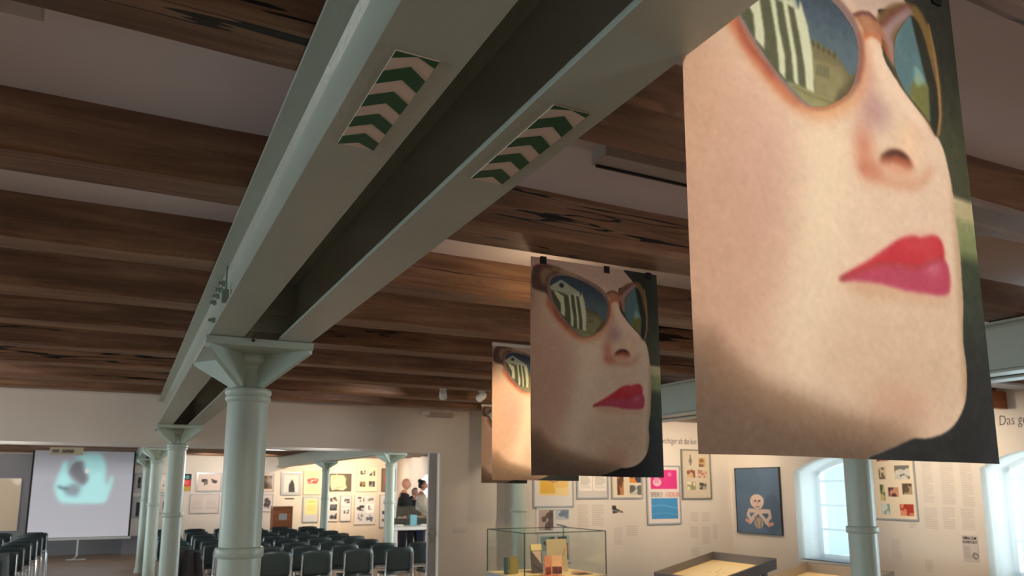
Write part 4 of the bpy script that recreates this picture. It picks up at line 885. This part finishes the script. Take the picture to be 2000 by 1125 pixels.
# coat over the nearest left chair
q = at(14, 1100, Y=11.85)
bm = bmesh.new(); g = {}
for i in range(15):
    for j in range(11):
        u, t = i/14*2-1, j/10; yv = -.262-.02*math.sin(u*9+t)-.015*math.sin(u*17); z = .83-.40*t-.03*math.sin(u*5)
        if j == 0: yv, z = -.20, .80
        if j == 1: yv, z = -.245, .835
        g[i, j] = bm.verts.new((u*(.20+.03*t), yv, z))
for i in range(14):
    for j in range(10): bm.faces.new([g[i, j], g[i+1, j], g[i+1, j+1], g[i, j+1]])
mb = MB(); mb.bm.free(); mb.bm = bm; o = mb.build('coat', simple('coat_cloth', (96, 104, 104), .9), smooth=True); o.modifiers.new('s', 'SOLIDIFY').thickness = .012
o.location = (-1.40, rows[1], 0); tag(o, 'grey-green coat hung over the nearest chair of the left block', 'coat')
# dark jacket seen left of the second column, over the chair back
bm = bmesh.new(); g = {}
for i in range(13):
    for j in range(11):
        u, t = i/12*2-1, j/10; yv = -.275-.02*math.sin(u*8+t*2); z = .90-.62*t+.03*math.cos(u*2.2)
        if j == 0: yv, z = -.20, .83
        g[i, j] = bm.verts.new((u*(.15+.10*t), yv, z))
for i in range(12):
    for j in range(10): bm.faces.new([g[i, j], g[i+1, j], g[i+1, j+1], g[i, j+1]])
mb = MB(); mb.bm.free(); mb.bm = bm; o = mb.build('jacket', simple('jacket_cloth', (22, 24, 28), .85), smooth=True); o.modifiers.new('s', 'SOLIDIFY').thickness = .014
o.location = (.80, rows[0], 0); tag(o, 'black jacket hung over the chair directly behind the second column', 'jacket')

# ------------------------------------------------------------------ glass case with booklets
cx0, cx1, cy0, cy1, cz0, cz1 = 3.15, 3.99, 6.0, 6.76, .865, 1.25
gc = empty('glass_display_case', (cx0, cy0, 0), 0, 'tall glass display case on a grey plinth before the blue-grey column', 'display case'); w, d_ = cx1-cx0, cy1-cy0
MB().box(.03, w-.03, .03, d_-.03, 0, .80).build('plinth', M['case'], gc)
MB().box(-.01, w+.01, -.01, d_+.01, .80, .86).build('tray_top', M['case'], gc, bevel=.003)
MB().box(.01, w-.01, .01, d_-.01, .86, .863).build('lining', M['paper'], gc)
for bx in ((0, w, 0, .006), (0, w, d_-.006, d_), (0, .006, .006, d_-.006), (w-.006, w, .006, d_-.006)): MB().box(*bx, cz0, cz1).build('glass_side', M['glass'], gc)
MB().box(0, w, 0, d_, cz1, cz1+.006).build('glass_lid', M['glass'], gc)
m = MB(); e = .0035
for x in (0, w):
    for y in (0, d_): m.box(x-e, x+e, y-e, y+e, cz0, cz1+.006)
for y in (0, d_): m.box(0, w, y-e, y+e, cz1, cz1+.007)
for x in (0, w): m.box(x-e, x+e, 0, d_, cz1, cz1+.007)
m.build('glass_edges', M['glassedge'], gc)
def booklet(x, y, ww, h, rz, tilt, col, items, label, th=.012, name='booklet', cat='booklet'):
    r = empty(name, (cx0+x, cy0+y, .8635), rz, label, cat, 'papers in the glass case'); r.rotation_euler = (tilt, 0, rz)
    MB().box(0, ww, 0, th, 0.002, h).build('pages', simple('pages', col, .8), r)
    A = spec_art(items, 40, max(12, int(40*h/ww)), col); link_mesh('cover', art_mesh('cover', A, ww, h), M['print'], r, (0, -.0008, h+.002))
booklet(.46, .40, .215, .30, 0, -.10, (196, 180, 146), [('s', [(.5, .7), (.8, .5), (.9, .3)], .03, (150, 120, 90)), ('tx', .15, .6, .85, .9, 4, (170, 150, 120))], 'tall tan booklet standing at the back of the glass case')
booklet(.28, .38, .12, .26, .1, -.10, (90, 80, 78), [('r', 0, 0, 1, .22, (232, 210, 150)), ('p', [(.1, .25), (.9, .25), (.9, .7)], (206, 180, 160)), ('s', [(.1, .7), (.9, .95)], .05, (40, 40, 44))], 'narrow dark booklet with a cream head, left of the tall tan one')
booklet(.33, .22, .095, .165, .45, -.08, (226, 150, 116), [('ph', .05, .6, .95, .98, (170, 70, 60), (110, 40, 40))], 'open pink card, left leaf, standing in the front of the glass case', .004, 'standing_card', 'card')
booklet(.42, .262, .095, .165, -.45, -.08, (240, 190, 150), [('ph', .05, .6, .95, .98, (120, 50, 50), (80, 34, 40))], 'open pink card, right leaf, standing in the front of the glass case', .004, 'standing_card', 'card')
booklet(.03, .42, .03, .15, .2, -.05, (70, 92, 96), [], 'thin slate booklet at the left end of the glass case', .03)
booklet(.075, .42, .10, .155, .3, -.05, (150, 140, 84), [], 'olive booklet standing at the left end of the glass case')
for i, (x, y, ww, hh, c, l_) in enumerate(((.22, .05, .22, .15, (222, 110, 70), 'flat orange-red sheet lying in the middle of the glass case'), (.60, .08, .16, .12, (80, 76, 62), 'flat dark olive sheet lying right in the glass case'), (.12, .12, .14, .10, (176, 180, 80), 'flat yellow-green sheet lying left in the glass case'), (.70, .22, .10, .12, (214, 150, 120), 'flat pink sheet lying in the right corner of the glass case'))):
    o = MB().box(0, ww, 0, hh, 0, .003).build('flat_sheet', simple('sheet', c, .8)); o.location = (cx0+x, cy0+y, .8632); o.rotation_euler = (0, 0, .1*i); tag(o, l_, 'paper', 'papers in the glass case')

# ------------------------------------------------------------------ tilted display trays
def tray(x0, x1, y0, y1, zt, drop, mat, label, sketch):
    root = empty('display_tray', (x0, y0, 0), 0, label, 'display table', 'tilted display trays'); w, d = x1-x0, y1-y0; H = .075; t = .018
    zl = lambda x: zt-drop*(1-x/w)
    def wall(xa, xb, ya, yb): return MB().hexa([(xa, ya, zl(xa)-H-.02), (xb, ya, zl(xb)-H-.02), (xb, yb, zl(xb)-H-.02), (xa, yb, zl(xa)-H-.02), (xa, ya, zl(xa)), (xb, ya, zl(xb)), (xb, yb, zl(xb)), (xa, yb, zl(xa))])
    for a in ((0, w, 0, t), (0, w, d-t, d), (0, t, t, d-t), (w-t, w, t, d-t)): wall(*a).build('rim', M[mat], root)
    MB().hexa([(t, t, zl(t)-H-.015), (w-t, t, zl(w-t)-H-.015), (w-t, d-t, zl(w-t)-H-.015), (t, d-t, zl(t)-H-.015), (t, t, zl(t)-H), (w-t, t, zl(w-t)-H), (w-t, d-t, zl(w-t)-H), (t, d-t, zl(t)-H)]).build('base_board', M['paper'], root)
    for sx in (.06, w-.10):
        for sy in (.06, d-.10): MB().box(sx, sx+.04, sy, sy+.04, 0, zl(sx)-H-.018).build('leg', M[mat], root)
    ang = -math.atan2(drop, w)
    A = spec_art(sketch, 60, 50, (250, 232, 190)); pr = empty('drawing_sheet', (x0+.10, y0+.09, zl(.10)-H+.0015), 0, 'cream drawing sheet lying in the '+label, 'drawing', 'drawings in the trays'); pr.rotation_euler = (0, ang, 0)
    o = link_mesh('paper_sheet', art_mesh('paper_sheet', A, w-.2, d-.18), M['print'], pr, (0, d-.18, .001)); o.rotation_euler = (R(-90), 0, 0); 
    MB().box(0, w-.2, 0, d-.18, -.0005, .0007).build('sheet_back', M['paper'], pr)
    return root
sk = [('s', [(.2, .5), (.45, .35), (.6, .5), (.8, .4)], .008, (206, 176, 130)), ('s', [(.3, .7), (.5, .6), (.7, .75)], .008, (206, 176, 130)), ('s', [(.55, .3), (.6, .7)], .008, (196, 166, 120))]
tray(4.69, 5.44, 5.36, 6.22, 1.0, .165, 'tray', 'dark grey tilted display tray, before the blue painting', sk)
tray(4.66, 5.41, 4.12, 4.98, 1.0, .165, 'tray2', 'taupe tilted display tray, left of the lit column', sk)
tray(4.66, 5.41, 2.88, 3.74, 1.0, .165, 'tray2', 'taupe tilted display tray, right of the lit column', sk)

# ------------------------------------------------------------------ showcase table with people
tx0, tx1, ty0, ty1, tz = 4.47, 5.9, 13.65, 14.25, .93
tb = empty('showcase_table', (tx0, ty0, 0), 0, 'white table with a glass hood, in front of the three people', 'table'); w, d_ = tx1-tx0, ty1-ty0
MB().box(0, w, 0, d_, tz-.06, tz).build('table_top', M['white'], tb, bevel=.003)
for x in (.03, w-.09):
    for y in (.03, d_-.09): MB().box(x, x+.06, y, y+.06, 0, tz-.06).build('leg', M['white'], tb)
for bx in ((.02, w-.02, .02, .028), (.02, w-.02, d_-.028, d_-.02), (.02, .028, .028, d_-.028), (w-.028, w-.02, .028, d_-.028)): MB().box(*bx, tz, tz+.36).build('glass_side', M['glass'], tb)
MB().box(.02, w-.02, .02, d_-.02, tz+.36, tz+.368).build('glass_lid', M['glass'], tb)
for i, (x, y, ww, hh, c, l_) in enumerate(((.42, .25, .12, .20, (120, 190, 214), 'light blue box standing in the glass hood of the far table'), (.80, .30, .16, .26, (236, 228, 206), 'cream white box standing in the glass hood of the far table'), (.10, .2, .16, .03, (240, 236, 228), 'low white object lying left in the glass hood of the far table'), (.58, .12, .14, .035, (236, 230, 220), 'low white object lying middle in the glass hood of the far table'))):
    o = MB().box(0, ww, 0, .06, 0, hh).build('display_object', simple('exhibit', c, .6), bevel=.006); o.location = (tx0+x, ty0+y, tz+.001); tag(o, l_, 'exhibit', 'exhibits under the far glass hood')

def skin_mesh(name, verts, edges, radii, mat, parent, sub=1, extra=None, root=0):
    me = bpy.data.meshes.new(name); me.from_pydata(verts, edges, []); tmp = bpy.data.objects.new(name, me); C.objects.link(tmp)
    tmp.modifiers.new('skin', 'SKIN'); sv = me.skin_vertices[0].data
    for i, r in enumerate(radii): sv[i].radius = (r if isinstance(r, tuple) else (r, r)); sv[i].use_root = (i == root)
    s = tmp.modifiers.new('sub', 'SUBSURF'); s.levels = s.render_levels = sub
    dg = bpy.context.evaluated_depsgraph_get(); dg.update(); out = bpy.data.meshes.new_from_object(tmp.evaluated_get(dg)); bpy.data.objects.remove(tmp)
    bm = bmesh.new(); bm.from_mesh(out)
    if extra: extra(bm)
    bm.to_mesh(out); bm.free(); out.materials.clear(); out.materials.append(mat)
    for p in out.polygons: p.use_smooth = True
    o = bpy.data.objects.new(name, out); C.objects.link(o)
    if parent is not None: o.parent = parent
    return o
def person(loc, rz, h, label, top, trousers, hair, arms, bald=False, bun=False, lean=0, head_turn=0):
    """facing -Y in local space; arms = (right elbow, right hand, left elbow, left hand) in metres"""
    root = empty('person', loc, rz, label, 'person'); s = h/1.78
    V = lambda x, y, z: (x*s, (y+lean*max(0, z-.95))*s, z*s)
    hp, ch, nk, hd = V(0, 0, .95), V(0, 0, 1.30), V(0, 0, 1.50), V(0, -.03, 1.66)
    re, rh, le, lh = [V(*a) for a in arms]
    vs = [hp, V(0, .01, 1.12), ch, V(0, .01, 1.44), nk, V(0, -.01, 1.56), V(.19, 0, 1.42), re, rh, V(-.19, 0, 1.42), le, lh,
          V(.10, 0, .90), V(.11, -.01, .50), V(.11, .02, .09), V(.12, -.14, .03), V(-.10, 0, .90), V(-.11, -.01, .50), V(-.11, .02, .09), V(-.12, -.14, .03)]
    es = [(0, 1), (1, 2), (2, 3), (3, 4), (4, 5), (3, 6), (6, 7), (7, 8), (3, 9), (9, 10), (10, 11), (0, 12), (12, 13), (13, 14), (14, 15), (0, 16), (16, 17), (17, 18), (18, 19)]
    rd = [(.15, .11), (.14, .10), (.16, .11), (.12, .09), .06, .055, .07, .042, .03, .07, .042, .03, .09, .06, .042, .04, .09, .06, .042, .04]
    # fingers rooted in each palm
    for hi, el in ((8, 7), (11, 10)):
        H = Vector(vs[hi]); dr = (H-Vector(vs[el])).normalized(); sd = dr.cross(Vector((0, 0, 1))).normalized()
        if sd.length < .1: sd = Vector((1, 0, 0))
        up = sd.cross(dr); pi = len(vs); vs.append(tuple(H+dr*.05*s)); es.append((hi, pi)); rd.append((.038, .018))
        for k, (o_, L) in enumerate(((-.027, .065), (-.009, .075), (.009, .07), (.027, .055))):
            a = len(vs); vs.append(tuple(H+dr*.095*s+sd*o_*s)); vs.append(tuple(H+dr*(.095+L*.5)*s+sd*o_*1.1*s-up*.008)); vs.append(tuple(H+dr*(.09+L)*s+sd*o_*1.1*s-up*.025)); es += [(pi, a), (a, a+1), (a+1, a+2)]; rd += [.010, .009, .007]
        a = len(vs); vs.append(tuple(H+dr*.045*s+sd*.04*s)); vs.append(tuple(H+dr*.085*s+sd*.06*s-up*.01)); es += [(pi, a), (a, a+1)]; rd += [.012, .009]
    rd = [tuple(v*s for v in r) if isinstance(r, tuple) else r*s for r in rd]
    def head(bm):
        c = Vector(hd); rot = Matrix.Rotation(head_turn, 3, 'Z'); g = bmesh.ops.create_uvsphere(bm, u_segments=20, v_segments=16, radius=1)
        for v in g['verts']:
            p = v.co; x, y, z = p.x*.069, p.y*.088, p.z*.110
            if z < 0: x *= 1+.9*z/.118*.35; y = y*(1+.25*z/.118)-.008*(z/.118)**2
            fr = max(0, -p.y)**6; 
            if abs(p.x) < .22 and -.45 < p.z < .12: y -= .022*fr*(1-abs(p.x)/.22)*(.6-p.z)       # nose
            if .05 < p.z < .3 and .2 < abs(p.x) < .6: y += .007*fr                                   # eye sockets
            if -.72 < p.z < -.5 and abs(p.x) < .35: y -= .005*fr                                   # mouth
            v.co = rot@(Vector((x, y, z))*s)+c
        for sx in (-1, 1):
            g = bmesh.ops.create_uvsphere(bm, u_segments=8, v_segments=6, radius=1)
            for v in g['verts']: v.co = rot@(Vector((sx*.071+v.co.x*.010, .008+v.co.y*.018, -.005+v.co.z*.032))*s)+c
    skin_mesh('body', vs, es, rd, M['skin'], root, 1, head)
    # eyes and mouth
    rot = Matrix.Rotation(head_turn, 3, 'Z')
    for sx in (-1, 1):
        p = rot@(Vector((sx*.028, -.080, .014))*s)+Vector(hd); m = MB(); m.lathe([(.004*s, -.004*s), (.009*s, 0), (.004*s, .004*s)], n=8); o = m.build('eye', M['black'], root); o.location = p; o.scale = (1, .5, 1)
    m = MB(); m.tube([rot@(Vector((x, -.081+abs(x)*.3, -.055))*s)+Vector(hd) for x in (-.022, 0, .022)], .0045*s, 5); m.build('mouth', simple('lip', (160, 90, 84), .6), root)
    # clothing shells
    kv = vs[:4]+[V(0, 0, 1.47)]+[vs[6], vs[7], tuple(Vector(vs[8])*.97+Vector(vs[7])*.03), vs[9], vs[10], tuple(Vector(vs[11])*.97+Vector(vs[10])*.03)]
    ke = [(0, 1), (1, 2), (2, 3), (3, 4), (3, 5), (5, 6), (6, 7), (3, 8), (8, 9), (9, 10)]
    kr = [(.175, .135), (.165, .125), (.19, .14), (.165, .125), .078, .105, .064, .045, .105, .064, .045]
    skin_mesh('top', kv, ke, [tuple(v*s for v in r) if isinstance(r, tuple) else r*s for r in kr], top, root, 1)
    tv = [vs[0], vs[12], vs[13], tuple(Vector(vs[14])), vs[16], vs[17], tuple(Vector(vs[18]))]
    skin_mesh('trousers', tv, [(0, 1), (1, 2), (2, 3), (0, 4), (4, 5), (5, 6)], [r*s for r in (.15, .108, .078, .062, .108, .078, .062)], trousers, root, 1)
    for sx in (-1, 1):
        m = MB(); m.lathe([(.03, 0), (.05, .004), (.052, .04), (.042, .075), (.02, .085)], n=14); o = m.build('shoe', M['black'], root, smooth=True); o.scale = (.9*s, 2.2*s, s); o.location = V(sx*.115, -.06, 0)
    if hair is not None:
        bm = bmesh.new(); g = bmesh.ops.create_uvsphere(bm, u_segments=18, v_segments=14, radius=1)
        bmesh.ops.delete(bm, geom=[v for v in bm.verts if (v.co.y < -.35 and v.co.z < .62) or v.co.z < -.55], context='VERTS')
        for v in bm.verts:
            p = v.co.copy(); v.co = rot@(Vector((p.x*.077, p.y*.097+.006, p.z*.118+.004))*s)+Vector(hd)
        if bun:
            g = bmesh.ops.create_uvsphere(bm, u_segments=12, v_segments=10, radius=.045*s)
            for v in g['verts']: v.co = v.co+rot@(Vector((0, .07, .095))*s)+Vector(hd)
        mb = MB(); mb.bm.free(); mb.bm = bm; mb.build('hair', hair, root, smooth=True)
    return root
blk = simple('black_cloth', (24, 24, 28), .9); crm = simple('cream_wool', (206, 196, 180), .95); jean = simple('denim', (44, 52, 76), .9); trs = simple('dark_trousers', (34, 36, 50), .9)
hr1 = simple('grey_brown_hair', (120, 106, 96), .8); hr2 = simple('dark_hair', (44, 32, 30), .7)
def ppos(px, y): q = at(px, 980, Y=y); return (float(q[0]), y, 0)
person(ppos(786, 14.68), R(75), 1.83, 'bald man in a black jacket, leaning over the far white table', blk, trs, None, ((.27, -.12, 1.18), (.14, -.36, 1.08), (-.27, -.12, 1.18), (-.14, -.36, 1.08)), lean=-.05)
person(ppos(809, 16.2), R(20), 1.64, 'person with short grey-brown hair in black, one elbow raised', blk, trs, hr1, ((.27, -.10, 1.20), (.16, -.30, 1.10), (-.34, -.16, 1.46), (-.14, -.12, 1.58)))
person(ppos(823, 15.4), R(65), 1.80, 'person with a dark hair bun in a cream sweater, right end of the far table', crm, jean, hr2, ((.27, -.10, 1.16), (.20, -.34, 1.10), (-.27, -.10, 1.16), (-.20, -.34, 1.10)), bun=True)
